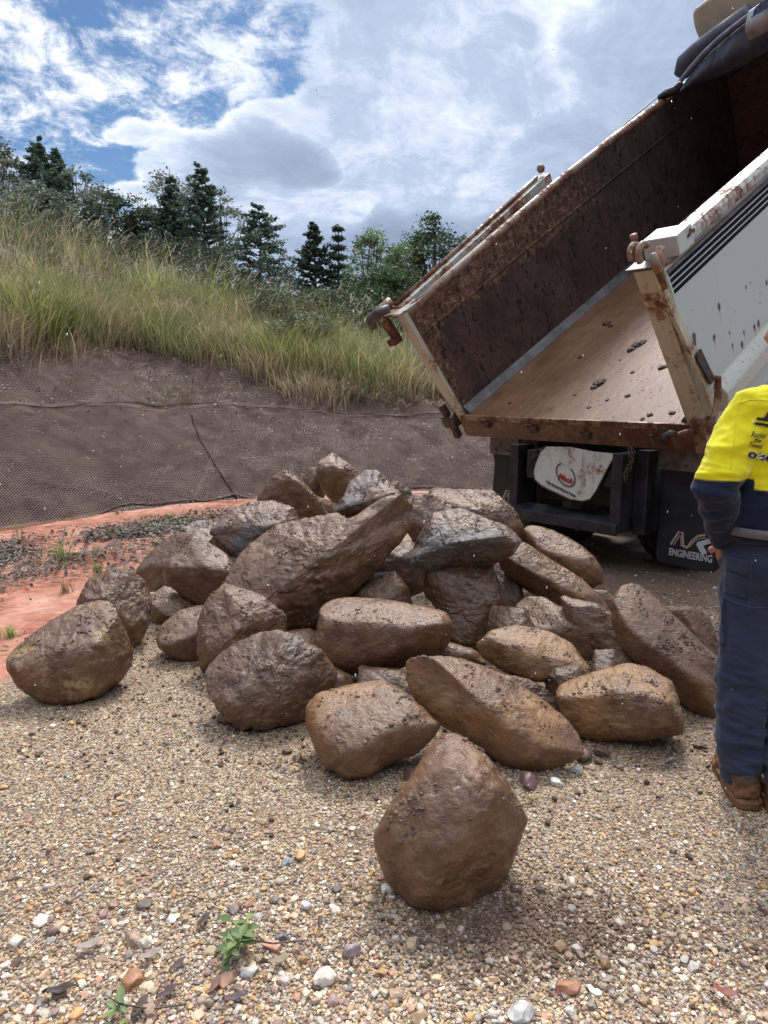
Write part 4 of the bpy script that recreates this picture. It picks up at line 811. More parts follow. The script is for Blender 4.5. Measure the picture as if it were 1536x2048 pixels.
def inner_mat():
    m, g = new_mat('muddy_inner_wall'); c = g.n('ShaderNodeTexCoord').outputs['Object']; s_ = g.n('ShaderNodeSeparateXYZ', {0: c})
    n1 = g.noise(c, 2.4, 7, .65, .4); n2 = g.noise(c, 16, 6, .7, .4); n3 = g.noise(c, 60, 4, .65)
    f = g.m('ADD', g.m('MULTIPLY', n1, .5), g.m('MULTIPLY', n2, .5))
    col = g.ramp(f, [(.32, (.028, .017, .014)), (.47, (.066, .040, .033)), (.58, (.098, .062, .050)), (.70, (.16, .10, .075))])
    scr = g.noise(g.vm('MULTIPLY', c, (4, 5, 26)).outputs[0], 2.0, 4, .6, 1.5)
    top = g.ss(s_.outputs[2], .70, 1.05); rear = g.ss(s_.outputs[1], .55, -.15); tr_ = g.m('MAXIMUM', g.m('MULTIPLY', top, g.ss(s_.outputs[1], 4.2, 1.5, .25, 1.0)), g.m('MULTIPLY', rear, .85))
    ru = g.ramp(g.m('ADD', g.m('MULTIPLY', n2, .5), g.m('MULTIPLY', scr, .5)), [(.36, (.050, .024, .016)), (.48, (.115, .056, .034)), (.56, (.21, .125, .078)), (.64, (.36, .29, .21))])
    col = g.mix(g.ss(g.m('ADD', tr_, g.m('MULTIPLY', g.m('SUBTRACT', n2, .5), 1.1)), .55, .85), col, ru)
    # thin dark drip dashes
    cc = g.vm('MULTIPLY', c, (1, 15, 4.2)).outputs[0]; cc = g.vm('ADD', cc, g.vm('SCALE', g.noise(c, 9, 2, .5, out=1), sc=2.2).outputs[0]).outputs[0]
    vo = g.n('ShaderNodeTexVoronoi', {'Vector': cc, 'Scale': 1.0, 'Randomness': 1.0}); dash = g.m('MULTIPLY', g.ss(vo.outputs['Distance'], .33, .2), g.ss(g.noise(c, 5, 3, .6), .34, .46))
    col = g.mix(g.m('MULTIPLY', dash, .85), col, (.014, .008, .008))
    h = g.m('ADD', g.m('MULTIPLY', n2, .6), g.m('ADD', g.m('MULTIPLY', n3, .4), g.m('MULTIPLY', dash, .5)))
    out(g, princ(g, col, .55, bump(g, h, .6, .008), spec=.35)); return m
M['inner'] = inner_mat()
def bed_mat():
    m, g = new_mat('wet_mud_floor'); c = g.n('ShaderNodeTexCoord').outputs['Object']; s_ = g.n('ShaderNodeSeparateXYZ', {0: c})
    st = g.noise(g.vm('MULTIPLY', c, (12, 1.0, 1)).outputs[0], 1.6, 7, .68, .3); st2 = g.noise(g.vm('MULTIPLY', c, (26, 7, 1)).outputs[0], 1.0, 4, .6)
    n1 = g.noise(c, 2, 5, .6); n2 = g.noise(c, 30, 5, .7)
    a = g.ramp(g.m('ADD', g.m('MULTIPLY', st, .22), g.m('ADD', g.m('MULTIPLY', g.noise(g.vm('MULTIPLY', c, (3, 1, 1)).outputs[0], 2.2, 7, .7, 1.2), .58), g.m('MULTIPLY', n2, .20))), [(.34, (.075, .035, .018)), (.47, (.140, .070, .040)), (.56, (.180, .098, .060)), (.70, (.25, .15, .10))])
    b = g.ramp(g.m('ADD', g.m('MULTIPLY', st, .35), g.m('MULTIPLY', n1, .65)), [(.34, (.085, .043, .020)), (.5, (.165, .085, .042)), (.66, (.24, .135, .075))])
    k = g.ss(g.m('ADD', s_.outputs[0], g.m('MULTIPLY', g.m('SUBTRACT', n1, .5), .8)), -.62, -.30)
    col = g.mix(k, b, a)
    vo = g.n('ShaderNodeTexVoronoi', {'Vector': g.vm('ADD', c, g.vm('SCALE', g.noise(c, 25, 3, .6, out=1), sc=.05).outputs[0]).outputs[0], 'Scale': 26.0}); sp_ = g.m('MULTIPLY', g.ss(vo.outputs['Distance'], .26, .12), g.ss(g.noise(c, 3.5, 4, .7), .50, .58))
    col = g.mix(sp_, col, (.045, .025, .018))
    col = g.mix(g.ss(s_.outputs[1], 2.2, 4.8, 0, .6), col, (.05, .035, .03))
    h = g.m('ADD', g.m('MULTIPLY', st2, .3), g.m('ADD', g.m('MULTIPLY', st, .4), g.m('ADD', g.m('MULTIPLY', sp_, .9), g.m('MULTIPLY', n2, .25))))
    out(g, princ(g, col, .48, bump(g, h, .7, .007), spec=.22)); return m
M['bed'] = bed_mat()
M['steel'] = plain('grimy_grey_steel', (.11, .095, .09), .45, nz=.3, nscale=5, metal=.1)
M['chass'] = plain('dark_grimy_chassis', (.022, .021, .024), .5, nz=.4, nscale=6, bst=.3)
M['rubber'] = plain('black_rubber', (.018, .018, .021), .6, nz=.3, nscale=3, bst=.25)
M['tyre'] = plain('muddy_tyre', (.030, .027, .026), .75, nz=.5, nscale=5, bst=.4)
M['brack'] = plain('worn_bracket', (.20, .165, .145), .6, nz=.3, nscale=6)
M['stripe'] = plain('navy_stripe', (.008, .010, .022), .8, nz=.05, spec=.08)
M['logo'] = paint_mat('worn_white_lettering', (.55, .55, .55), .33, dirt=.6)
M['logo_b'] = paint_mat('worn_tan_lettering', (.50, .36, .28), .38, dirt=.7)
M['chain'] = plain('rusty_chain', (.11, .07, .055), .6, nz=.3, nscale=20, metal=.4)
M['redlamp'] = plain('red_lens', (.45, .01, .01), .2, nz=.1)
M['plate'] = paint_mat('muddied_white_plate', (.66, .64, .56), .50, fine=.7, dirt=.9)
M['red'] = plain('faded_red_print', (.50, .03, .04), .6, nz=.1)
M['ink'] = plain('black_print', (.03, .03, .035), .6, nz=.1)
M['tarp'] = plain('slate_blue_tarp', (.075, .085, .115), .55, nz=.15, nscale=5, bst=.4, bd=.01)
M['tarpedge'] = plain('pale_tarp_edge', (.22, .24, .30), .6, nz=.15, nscale=12)
M['glass'] = plain('dark_glass', (.02, .025, .03), .08, nz=.05)
# ------------------------------------------------------------------ raised tray
def bpart(mb, name, mat, parent, **k): return mb.build(name, mat, parent, **k)
tray = MB().box(-1.15, 1.15, 0.0, 6.4, -.05, 0).build('tray_floor', M['bed'], truck); tray.matrix_parent_inverse = Matrix(); tray.matrix_local = TRi @ BD
def B(mb, name, mat, **k): return mb.build(name, mat, tray, **k)
slope = lambda z: -.19*z
# clumps of mud left on the floor
clod = []
V0, F0 = ico(3)
for (px, py, s_) in [(1196, 768, .042), (1188, 775, .03), (1205, 762, .03), (1213, 648, .035), (1222, 652, .025), (1275, 690, .045), (1262, 700, .03), (1285, 684, .03), (1160, 715, .02), (1150, 790, .014), (1265, 745, .016), (1325, 735, .03), (1337, 730, .02), (1300, 830, .02), (1285, 838, .016), (1255, 792, .02), (1178, 815, .016), (1215, 800, .014), (1340, 700, .02), (1020, 806, .016), (1068, 760, .01), (1345, 826, .022), (1240, 720, .012)]:
    p = on(BD, px, py, 2, 0.0)
    if p.x > 1.12: continue
    q = V0*(1+.95*fbm(V0*2.2+len(clod)*3.1, 3)[:, None])*s_*np.array([1.1, 1.2, .45]); clod.append((q+np.array([p.x, p.y, s_*.1]), F0, np.tile((.1, .06, .05), (len(q), 1))))
V, q, c = joinvf(clod); M['mudclod'] = plain('dark_mud', (.060, .034, .025), .55, nz=.3, nscale=30, bst=.8, bd=.01)
mo = mesh_np('mud_clods', V, q, M['mudclod'], tray); mo['kind'] = 'stuff'
B(MB().prism([(-1.15, .004), (-1.09, .004), (-1.15, .08)], 1, .03, 5.5), 'corner_fillet', M['steel'])
B(MB().prism([(1.15, .004), (1.06, .004), (1.15, .10)], 1, .03, 5.5), 'corner_fillet', M['steel'])
for s in (-1, 1):
    w = MB(); V = []
    a, b = (1.15, 1.20) if s > 0 else (-1.20, -1.15)
    TOPL = [(6.4, 1.49), (5, 1.46), (3.8, 1.43), (2.4, 1.365), (1.7, 1.31), (.5, 1.215), (slope(1.15)+.04, 1.15)] if s < 0 else [(6.4, 1.3), (slope(1.15)+.04, 1.15)]; w.prism([(slope(0)+.04, -.05), (6.4, -.05)]+TOPL, 0, a, b)
    B(w, 'side_wall', M['inner'])
    ib = s*1.15; i2 = s*1.138
    CR = 1.16 if s < 0 else .93; r = MB().prism([(slope(.93)+.05, .925), (5.9, CR), (5.9, CR+.02), (slope(.93)+.05, .945)], 0, min(ib, i2), max(ib, i2)); B(r, 'wall_crease', M['inner'], bevel=.004)
    # rounded rail along the top
    t = MB().tube([(s*1.185, y_, z_+.012) for y_, z_ in reversed(TOPL)], .048, 12); B(t, 'top_rail', M['ruststeel'], smooth=True)
    # outer skin and rear corner post
    o0, o1 = (1.20, 1.32) if s > 0 else (-1.32, -1.20)
    if s > 0:
        sk = MB().prism([(slope(0)+.02, .06), (6.4, .06), (6.4, 1.27), (slope(1.27)+.02, 1.27)], 0, 1.201, 1.322); B(sk, 'outer_panel', M['panel'])
        co = MB().prism([(1.21, 1.285), (1.345, 1.285), (1.36, 1.30), (1.36, 1.365), (1.335, 1.395), (1.22, 1.395), (1.20, 1.38), (1.20, 1.30)], 1, -.02, 6.4)
        B(co, 'coaming', M['coam'], bevel=.008)
        fl = MB().prism([(1.363, 1.30), (1.376, 1.30), (1.376, 1.315), (1.363, 1.315)], 1, .05, 5.5).prism([(1.324, 1.235), (1.334, 1.235), (1.334, 1.26), (1.324, 1.26)], 1, -.2, 5.5); B(fl, 'pressed_rib', M['brack'], bevel=.003)
        for k in range(4):
            z0 = 1.085+.040*k; B(MB().prism([(slope(z0)+.045, z0), (5.5, z0), (5.5, z0+.025), (slope(z0)+.045, z0+.025)], 0, 1.3225, 1.3255), 'stripe', M['stripe'])
        br = MB().prism([(1.20, .05), (1.36, .05), (1.41, .09), (1.41, .20), (1.36, .27), (1.324, .285), (1.20, .285)], 1, .10, 5.6); B(br, 'bottom_rail', M['rail'], bevel=.012)
        B(MB().box(1.215, 1.30, .05, 5.4, -.20, .048), 'lower_skirt', M['panel'], bevel=.006)
        # corner post, seen end on
        po = MB().prism([(1.155, 0), (1.325, 0)], 1, 0, 1)
        V = [(1.13, slope(-.12)-.01, -.12), (1.27, slope(-.12)-.01, -.12), (1.27, slope(1.30)-.01, 1.30), (1.13, slope(1.30)-.01, 1.30), (1.13, slope(-.12)+.08, -.12), (1.27, slope(-.12)+.08, -.12), (1.27, slope(1.30)+.08, 1.30), (1.13, slope(1.30)+.08, 1.30)]
        po = MB().add(V, [(0, 1, 2, 3), (7, 6, 5, 4), (0, 4, 5, 1), (3, 2, 6, 7), (0, 3, 7, 4), (1, 5, 6, 2)]); B(po, 'corner_post', M['cream'], bevel=.008)
        B(MB().box(1.09, 1.31, slope(1.31)-.03, slope(1.31)+.10, 1.302, 1.322), 'post_cap', M['steel'], bevel=.004)
        # bent flat bar down the outer corner
        pth = [(-.315, 1.36), (-.30, 1.20), (-.27, 1.08), (-.17, .80), (-.03, .35), (.03, .10), (.05, -.10)]
        fb = MB(); V = []; Fs = []
        for (y, z) in pth: V += [(1.310, y-.02, z), (1.340, y-.02, z), (1.340, y+.055, z), (1.310, y+.055, z)]
        for i in range(len(pth)-1):
            for k in range(4): Fs.append((i*4+k, i*4+(k+1) % 4, i*4+4+(k+1) % 4, i*4+4+k))
        Fs += [(3, 2, 1, 0), tuple(len(V)-4+k for k in range(4))]; fb.add(V, Fs); B(fb, 'corner_flat_bar', M['cream'], bevel=.005)
        B(MB().box(1.15, 1.385, -.12, -.04+.12, 1.31, 1.44), 'hinge_box', M['panel'], bevel=.008)
        B(MB().tube([(1.386, .05, 1.40), (1.41, .05, 1.40)], .016, 12).tube([(1.386, .0, 1.38), (1.40, .05, 1.40)], .008, 6), 'hinge_bolt', M['ruststeel'], smooth=True)
        hk = MB()
        def arc(cx, cz, r, a0, a1, x, rr, n=9): return [(x, cx+r*cos(radians(a0+(a1-a0)*k/n)), cz+r*sin(radians(a0+(a1-a0)*k/n))) for k in range(n+1)]
        hk.tube(arc(-.33, 1.44, .055, 200, 20, 1.22, .02), [.020]*10, 8).tube(arc(-.33, 1.43, .058, 210, 30, 1.275, .02), [.022]*10, 8)
        hk.tube([(1.20, -.27, 1.50), (1.20, -.27, 1.54)], .024, 10)
        B(hk, 'hinge_hook', M['ruststeel'], smooth=True)
        fk = MB().tube([(1.34, -.31, 1.30), (1.345, -.29, 1.36), (1.34, -.245, 1.43)], [.030, .036, .026], 10).tube([(1.34, -.31, 1.30), (1.35, -.35, 1.36), (1.345, -.345, 1.43)], [.030, .030, .020], 10).tube([(1.30, -.30, 1.30), (1.39, -.24, 1.335)], .018, 8).tube([(1.34, -.295, 1.18), (1.34, -.31, 1.31)], [.022, .03], 8)
        B(fk, 'hinge_fork', M['ruststeel'], smooth=True)
        B(MB().prism([(-.10, .62), (-.04, .63), (.06, .36), (.055, .33), (0, .33), (-.11, .58)], 0, 1.346, 1.362), 'pivot_lug', M['mudclod'], bevel=.004)
        # lever of the tailgate lock
        lv = MB(); pl = [on(BD, x_, y_, 0, 1.43) for (x_, y_) in [(1424, 754), (1436, 756), (1436, 790), (1430, 830), (1419, 850), (1419, 862), (1432, 875), (1450, 886)]]
        for i in range(len(pl)-1): pass
        lv.tube([tuple(p) for p in pl], [.014, .024, .026, .024, .018, .016, .018, .016], 8); B(lv, 'lock_lever', M['ruststeel'], smooth=True)
        B(MB().tube([(1.10, -.10, -.04), (1.20, -.05, -.02)], .028, 10).box(1.18, 1.28, -.06, .08, -.22, .06), 'lower_latch', M['ruststeel'], bevel=.006)
        B(MB().box(1.30, 1.345, .42, .60, -.13, -.06), 'marker_lamp', M['redlamp'], bevel=.01)
    else:
        sk = MB().prism([(slope(0)+.03, -.02), (6.4, -.02), (6.4, 1.46), (5, 1.43), (3.8, 1.40), (2.4, 1.335), (1.7, 1.28), (.5, 1.185), (slope(1.15)+.03, 1.15)], 0, -1.325, -1.234); B(sk, 'outer_panel', M['panel'])
        V = [(-1.24, slope(-.14)-.015, -.14), (-1.155, slope(-.14)-.015, -.14), (-1.155, slope(1.19)-.015, 1.19), (-1.24, slope(1.19)-.015, 1.19), (-1.24, slope(-.14)+.05, -.14), (-1.155, slope(-.14)+.05, -.14), (-1.155, slope(1.19)+.05, 1.19), (-1.24, slope(1.19)+.05, 1.19)]
        po = MB().add(V, [(0, 1, 2, 3), (7, 6, 5, 4), (0, 4, 5, 1), (3, 2, 6, 7), (0, 3, 7, 4), (1, 5, 6, 2)]); B(po, 'corner_post', M['cream'], bevel=.008)
        B(MB().box(-1.40, -1.15, slope(1.2)-.06, slope(1.2)+.26, 1.195, 1.215), 'post_cap', M['coam'], bevel=.005)
        # outer coaming ending in a knob
        V = [(-1.40, -.15, 1.19), (-1.27, -.15, 1.19), (-1.27, -.15, 1.225), (-1.40, -.15, 1.235), (-1.40, 2.45, 1.25), (-1.27, 2.45, 1.25), (-1.27, 2.45, 1.49), (-1.40, 2.45, 1.51)]
        B(MB().add(V, [(0, 1, 2, 3), (7, 6, 5, 4), (0, 4, 5, 1), (3, 2, 6, 7), (0, 3, 7, 4), (1, 5, 6, 2)]), 'coaming', M['coam'], bevel=.01)
        B(MB().tube([(-1.34, -.13, 1.245), (-1.34, 2.3, 1.505)], .022, 8), 'coaming_bead', M['ruststeel'], smooth=True)
        kb = MB().lathe([(.001, -.045), (.03, -.036), (.045, 0), (.03, .036), (.001, .045)], 14, Matrix.Translation((-1.335, 2.40, 1.56))); B(kb, 'end_knob', M['ruststeel'], smooth=True)
        el = MB().tube([(-1.27, -.27, 1.27), (-1.36, -.36, 1.27), (-1.44, -.38, 1.22), (-1.47, -.36, 1.15)], [.04, .046, .046, .042], 12); B(el, 'hinge_elbow', M['steel'], smooth=True)
        B(MB().tube([(-1.52, -.30, 1.20), (-1.44, -.08, 1.26)], [.055, .055], 14), 'hinge_roller', M['ruststeel'], smooth=True)
        B(MB().tube([(-1.37, -.30, 1.19), (-1.37, -.24, .98)], .05, 12).box(-1.42, -1.32, -.33, -.22, .93, .99), 'hinge_sleeve', M['ruststeel'], bevel=.008)
        B(MB().tube([(-1.37, -.04, .14), (-1.37, -.01, -.0)], .045, 10).box(-1.42, -1.25, -.07, .04, -.12, -.0).box(-1.36, -1.30, -.05, .02, -.26, -.12), 'lower_latch', M['chain'], bevel=.008)
B(MB().box(-1.22, 1.24, -.012, .16, -.24, -.052), 'tail_beam', M['rustbeam'], bevel=.008)
B(MB().box(-1.2, 1.14, -.018, .0, -.052, .004), 'floor_lip', M['ruststeel'], bevel=.003)
for (px, py) in [(975, 848), (1068, 857), (1175, 869), (1320, 878)]:
    p = on(BD, px, py, 1, -.02); B(MB().box(p.x-.035, p.x+.035, -.05, -.012, p.z-.035, p.z+.025).tube([(p.x-.03, -.04, p.z+.02), (p.x-.045, -.06, p.z+.06)], .014, 8), 'beam_lug', M['chain'], bevel=.008)
pc = on(BD, 1345, 872, 1, -.03); B(MB().tube([(pc.x-.06, -.03, pc.z-.05), (pc.x-.05, -.06, pc.z+.02), (pc.x+.01, -.06, pc.z+.05), (pc.x+.05, -.03, pc.z+.03)], .022, 10), 'tow_loop', M['steel'], smooth=True)
for s in (-1, 1):
    B(MB().box(s*.42-.06, s*.42+.06, .2, 5.4, -.34, -.052), 'under_beam', M['chass'], bevel=.004)
for k in range(7):
    B(MB().box(-1.19, 1.19, .55+k*.75, .65+k*.75, -.17, -.053), 'cross_member', M['chass'], bevel=.004)
B(MB().box(-1.2, 1.2, 6.4, 6.46, -.05, 1.85), 'headboard', M['inner'], bevel=.005)
# cream housing above the headboard
hz = [on(BD, x_, y_, 1, 5.75) for (x_, y_) in [(1415, 95), (1398, 50), (1393, 22), (1400, 10), (1425, -8), (1500, -60), (1600, -100), (1640, -20), (1560, 40), (1480, 80)]]
B(MB().prism([(p.x, p.z) for p in hz], 1, 5.6, 6.5), 'tarp_housing', M['housing'], bevel=.05, seg=4)
# tarp bunched across the front of the tray
def sheet(name, mat, top, bot, yb, amp, nu=60, nv=22, thick=.006, ph=0.0):
    V = []; tu = np.linspace(0, 1, nu)
    T_ = [on(BD, *p, 1, yb) for p in top]; Bt = [on(BD, *p, 1, yb) for p in bot]
    def interp(L, t):
        k = t*(len(L)-1); i = min(int(k), len(L)-2); return L[i].lerp(L[i+1], k-i)
    for j in range(nv):
        for i in range(nu):
            a = interp(T_, tu[i]); b = interp(Bt, tu[i]); p = a.lerp(b, j/(nv-1)); V.append(p)
    V = np.array([tuple(p) for p in V]); q = np.stack([V[:, 0]*9-V[:, 2]*4+ph, V[:, 2]*1.5, V[:, 0]*0], -1)
    V[:, 1] += amp*(fbm(q, 3)+.4*ridged(q*1.7, 2)) - np.repeat(np.sin(np.linspace(0, pi, nv))*.10, nu)
    id_ = np.arange(nu*nv).reshape(nv, nu); qd = np.stack([id_[:-1, :-1], id_[:-1, 1:], id_[1:, 1:], id_[1:, :-1]], -1).reshape(-1, 4)
    o = mesh_np(name, V, qd, mat, tray); s_ = o.modifiers.new('solid', 'SOLIDIFY'); s_.thickness = thick; return o
B(MB().prism([(5.35, 1.74), (6.4, 1.80), (6.4, 1.812), (5.35, 1.752)], 0, -1.05, 1.2), 'tarp_cover', M['tarp'])
sheet('tarp', M['tarp'], [(1352, 190), (1385, 145), (1425, 100), (1470, 62), (1536, 12), (1640, -60)], [(1361, 186), (1400, 168), (1450, 148), (1490, 130), (1540, 102), (1640, 55)], 5.0, .055)
ed = [on(BD, x_, y_, 1, 4.97) for (x_, y_) in [(1345, 190), (1358, 166), (1382, 135), (1410, 104), (1440, 76), (1480, 44), (1536, 4), (1640, -66)]]
B(MB().tube([tuple(p) for p in ed], .028, 10), 'tarp_hem', M['tarpedge'], smooth=True)
fo = [on(BD, x_, y_, 1, 5.25) for (x_, y_) in [(1362, 150), (1372, 128), (1396, 106), (1440, 72), (1500, 30)]]
B(MB().tube([tuple(p) for p in fo], [.09, .13, .13, .12, .12], 16), 'tarp_roll', M['tarp'], smooth=True)
B(MB().tube([tuple(on(BD, x_, y_, 1, 4.75)) for (x_, y_) in [(1318, 196), (1335, 186), (1352, 180), (1362, 165)]], [.035, .05, .055, .03], 8), 'tarp_bow_end', M['chass'], smooth=True)
M['signcloth'] = plain('pale_sign_cloth', (.42, .44, .46), .7, nz=.15, nscale=6)
sheet('tarp_sign', M['signcloth'], [(1498, 22), (1530, 0), (1600, -45), (1700, -110)], [(1498, 84), (1536, 64), (1600, 30), (1700, -20)], 4.88, .02, 40, 14, .004)
B(MB().tube([(-1.245, 1.8, 1.345), (-1.30, 5.0, 1.53)], .008, 6), 'tarp_cable', M['steel'], smooth=True)

# lettering helpers
def text_verts(s, size=1.0, shear=0.0, bold=0.0, sp=1.0):
    cu = bpy.data.curves.new('lettering', 'FONT'); cu.body = s; cu.size = size; cu.shear = shear; cu.offset = bold; cu.space_character = sp; cu.resolution_u = 3; cu.align_x = 'LEFT'
    o = bpy.data.objects.new('lettering', cu); S.collection.objects.link(o); dg = bpy.context.evaluated_depsgraph_get(); dg.update()
    me = bpy.data.meshes.new_from_object(o.evaluated_get(dg)); V = np.array([v.co[:] for v in me.vertices]); Fs = [tuple(p.vertices) for p in me.polygons]
    bpy.data.objects.remove(o); bpy.data.curves.remove(cu); bpy.data.meshes.remove(me); return V[:, :2], Fs
def raw(name, V, Fs, mat, parent):
    me = bpy.data.meshes.new(name); me.from_pydata([tuple(map(float, v)) for v in V], [], Fs); me.materials.append(mat); o = bpy.data.objects.new(name, me); link(o, parent); return o
def flat_text(s, parent, name, mat, x0, z0, w, h, y, shear=0, bold=0, rot=0.0, th=.004):
    V, Fs = text_verts(s, 1, shear, bold); mn, mx = V.min(0), V.max(0); U = (V-mn)/(mx-mn)*np.array([w, h]); c_, s_ = cos(rot), sin(rot)
    P = [(x0+u*c_-v*s_, y, z0+u*s_+v*c_) for u, v in U]; o = raw(name, P, Fs, mat, parent)
    so = o.modifiers.new('solid', 'SOLIDIFY'); so.thickness = th; so.offset = 0; return o
def band2(pts, w):                       # flat stroke along a polyline, as 2D polygon quads
    pts = [Vector(p) for p in pts]; L = []; R = []
    for i, p in enumerate(pts):
        t = (pts[min(i+1, len(pts)-1)]-pts[max(i-1, 0)]).normalized(); n_ = Vector((-t.y, t.x)); L.append(p+n_*w/2); R.append(p-n_*w/2)
    V = L+R; n = len(pts); return [tuple(v) for v in V], [(i, i+1, n+i+1, n+i) for i in range(n-1)]
# ------------------------------------------------------------------ under the tray (truck frame)
def T_(mb, name, mat, parent=None, **k): return mb.build(name, mat, parent or truck, **k)
for s in (-1, 1): T_(MB().box(s*.40-.05, s*.40+.05, .12, 7.6, .72, .98), 'chassis_rail', M['chass'], bevel=.006)
for k in range(5): T_(MB().box(-.35, .35, .5+k*1.4, .6+k*1.4, .75, .95), 'chassis_cross_member', M['chass'], bevel=.005)
for s, x0, x1, z0 in ((-1, -1.08, -.56, .20), (1, .75, 1.30, .10)):
    b_ = T_(MB().box(x0-.03, x1+.04, .345, .39, .885, 1.085), 'flap_bracket', M['brack'], bevel=.005)
    bl = MB()
    for (bx, bz) in [(.06, .93), (.22, .93), (.20, 1.05), (.42, .93), (.05, 1.05)]: bl.tube([(x0+bx, .345, bz), (x0+bx, .335, bz)], .011, 8)
    T_(bl, 'bolts', M['chain'], b_, smooth=True)
    r_ = .06; V = [(x0, .90), (x0+.03 if s < 0 else x0+.01, .78), (x0+.015, .60), (x0, z0+r_), (x0+.02, z0+.015), (x0+r_, z0), (x1-r_, z0), (x1, z0+r_), (x1, .90)]
    fl = T_(MB().prism(V, 1, .36, .374), 'mud_flap', M['rubber'], bevel=.004)
    # NK emblem and the word under it
    ex = (on(TR, 1003, 1022, 1, .36).x) if s < 0 else (x0+.13); ez = z0+.135 if s > 0 else on(TR, 1030, 1022, 1, .36).z+.045; k = .36
    st = []
    def S2(pts, w): return [(ex+p[0]*k, ez+p[1]*k) for p in pts], w*k
    white = [S2([(.00, .10), (.17, .42), (.26, .42), (.30, .10)], .045), S2([(.075, .10), (.195, .34), (.225, .34), (.25, .10)], .022), S2([(.30, .10), (.40, .12), (.50, .28), (.62, .40), (.78, .45)], .045), S2([(.36, .06), (.46, .14), (.56, .28), (.68, .36), (.80, .385)], .022)]
    tan = [S2([(.62, .20), (.95, .36)], .11), S2([(.64, .24), (.80, .02)], .13)]
    for L, mt in ((white, M['logo_b']), (tan, M['logo'])):
        VV = []; FF = []
        for pts, w in L:
            v_, f_ = band2(pts, w); o0 = len(VV); VV += [(x, .3565-.0006*len(FF)/10, z) for x, z in v_]; FF += [tuple(i+o0 for i in f) for f in f_]
        o = raw('emblem', VV, FF, mt, fl); so = o.modifiers.new('solid', 'SOLIDIFY'); so.thickness = .003
    flat_text('ENGINEERING', fl, 'lettering', M['logo'], ex-.01, ez-.055, .36, .062, .3565, bold=.02)
# rear step, hangers
T_(MB().prism([(-.03, .44), (.24, .47), (.24, .455), (.0, .425), (.0, .34), (-.03, .35)], 0, -.66, .60), 'rear_step', M['chass'], bevel=.004)
T_(MB().box(-.64, -.54, .10, .34, .40, 1.02), 'step_hanger', M['chass'], bevel=.01)
T_(MB().box(.50, .60, .02, .34, .36, 1.02), 'step_hanger', M['chass'], bevel=.01)
T_(MB().box(.60, .72, .20, .60, .34, 1.04), 'step_hanger', M['chass'], bevel=.01)
T_(MB().box(-1.1, 1.2, .42, .50, .98, 1.06), 'rear_cross_beam', M['chass'], bevel=.01)
T_(MB().box(-.5, .5, .40, .42, .5, 1.0), 'rear_panel', M['chass'], bevel=.01)
# hanging white plate
cp_ = [on(TR, x_, y_, 1, .10) for (x_, y_) in [(1091, 893), (1140, 894), (1185, 903), (1234, 908), (1222, 926), (1193, 982), (1182, 998), (1165, 1003), (1140, 999), (1085, 973), (1070, 960), (1066, 945), (1070, 927), (1080, 903)]]
pl_ = T_(MB().prism([(p.x, p.z) for p in cp_], 1, .10, .112), 'hanging_plate', M['plate'], bevel=.003)
rim = MB(); lp = [(p.x, .098, p.z) for p in cp_]+[(cp_[0].x, .098, cp_[0].z)]; rim.tube(lp[3:], .008, 6); T_(rim, 'plate_rim', M['chain'], pl_, smooth=True)
cc_ = on(TR, 1131, 950, 1, .095); V, Fq = band2([(cc_.x+.100*cos(a), cc_.z+.092*sin(a)-.035*cos(a)) for a in np.linspace(radians(120), radians(420), 30)], .011)
raw('emblem_ring', [(x, .094, z) for x, z in V], Fq, M['ink'], pl_)
a_ = on(TR, 1115, 953, 1, .094); b_ = on(TR, 1147, 963, 1, .094); flat_text('Mack', pl_, 'lettering', M['red'], a_.x, a_.z-.01, (b_.x-a_.x), .05, .092, shear=.3, bold=.03, rot=-.28)
a_ = on(TR, 1094, 966, 1, .094); b_ = on(TR, 1152, 988, 1, .094); flat_text('The Greatest Name in Trucks', pl_, 'lettering', M['ink'], a_.x, a_.z, (b_.x-a_.x)*1.02, .022, .092, bold=.03, rot=-.30)
flat_text('Truck Centre', pl_, 'lettering', M['ink'], a_.x+.05, a_.z-.045, .16, .016, .092, bold=.03, rot=-.30) if False else None
# chains
def chain(pts, name='chain'):
    L = MB(); pts = [Vector(p) for p in pts]; seg = []
    for i in range(len(pts)-1):
        n = max(1, round((pts[i+1]-pts[i]).length/.036)); 
        for k in range(n): seg.append((pts[i].lerp(pts[i+1], k/n), pts[i].lerp(pts[i+1], (k+1)/n)))
    for j, (a, b) in enumerate(seg):
        t = (b-a).normalized(); u = t.cross(Vector((0, 1, .2))).normalized(); w = t.cross(u); q = u if j % 2 else w; c = (a+b)/2; ring = [c+t*cos(x)*.030+q*sin(x)*.016 for x in np.linspace(0, 2*pi, 9)]
        L.tube(ring, .006, 5, cap=False)
    return T_(L, name, M['chain'], smooth=True)
def tp(px, py, y): p = on(TR, px, py, 1, y); return (p.x, p.y, p.z)
chain([tp(1040, 872, .30), tp(1041, 900, .30), tp(1040, 925, .30), tp(1050, 950, .30), tp(1062, 948, .28)])
chain([tp(1075, 900, .08), tp(1062, 925, .08), tp(1056, 950, .08)])
chain([tp(1259, 885, .0), tp(1260, 905, .0), tp(1262, 925, .0), tp(1252, 945, .0), tp(1250, 963, .0)])
chain([tp(1266, 890, .02), tp(1265, 918, .02), tp(1258, 940, .02)])
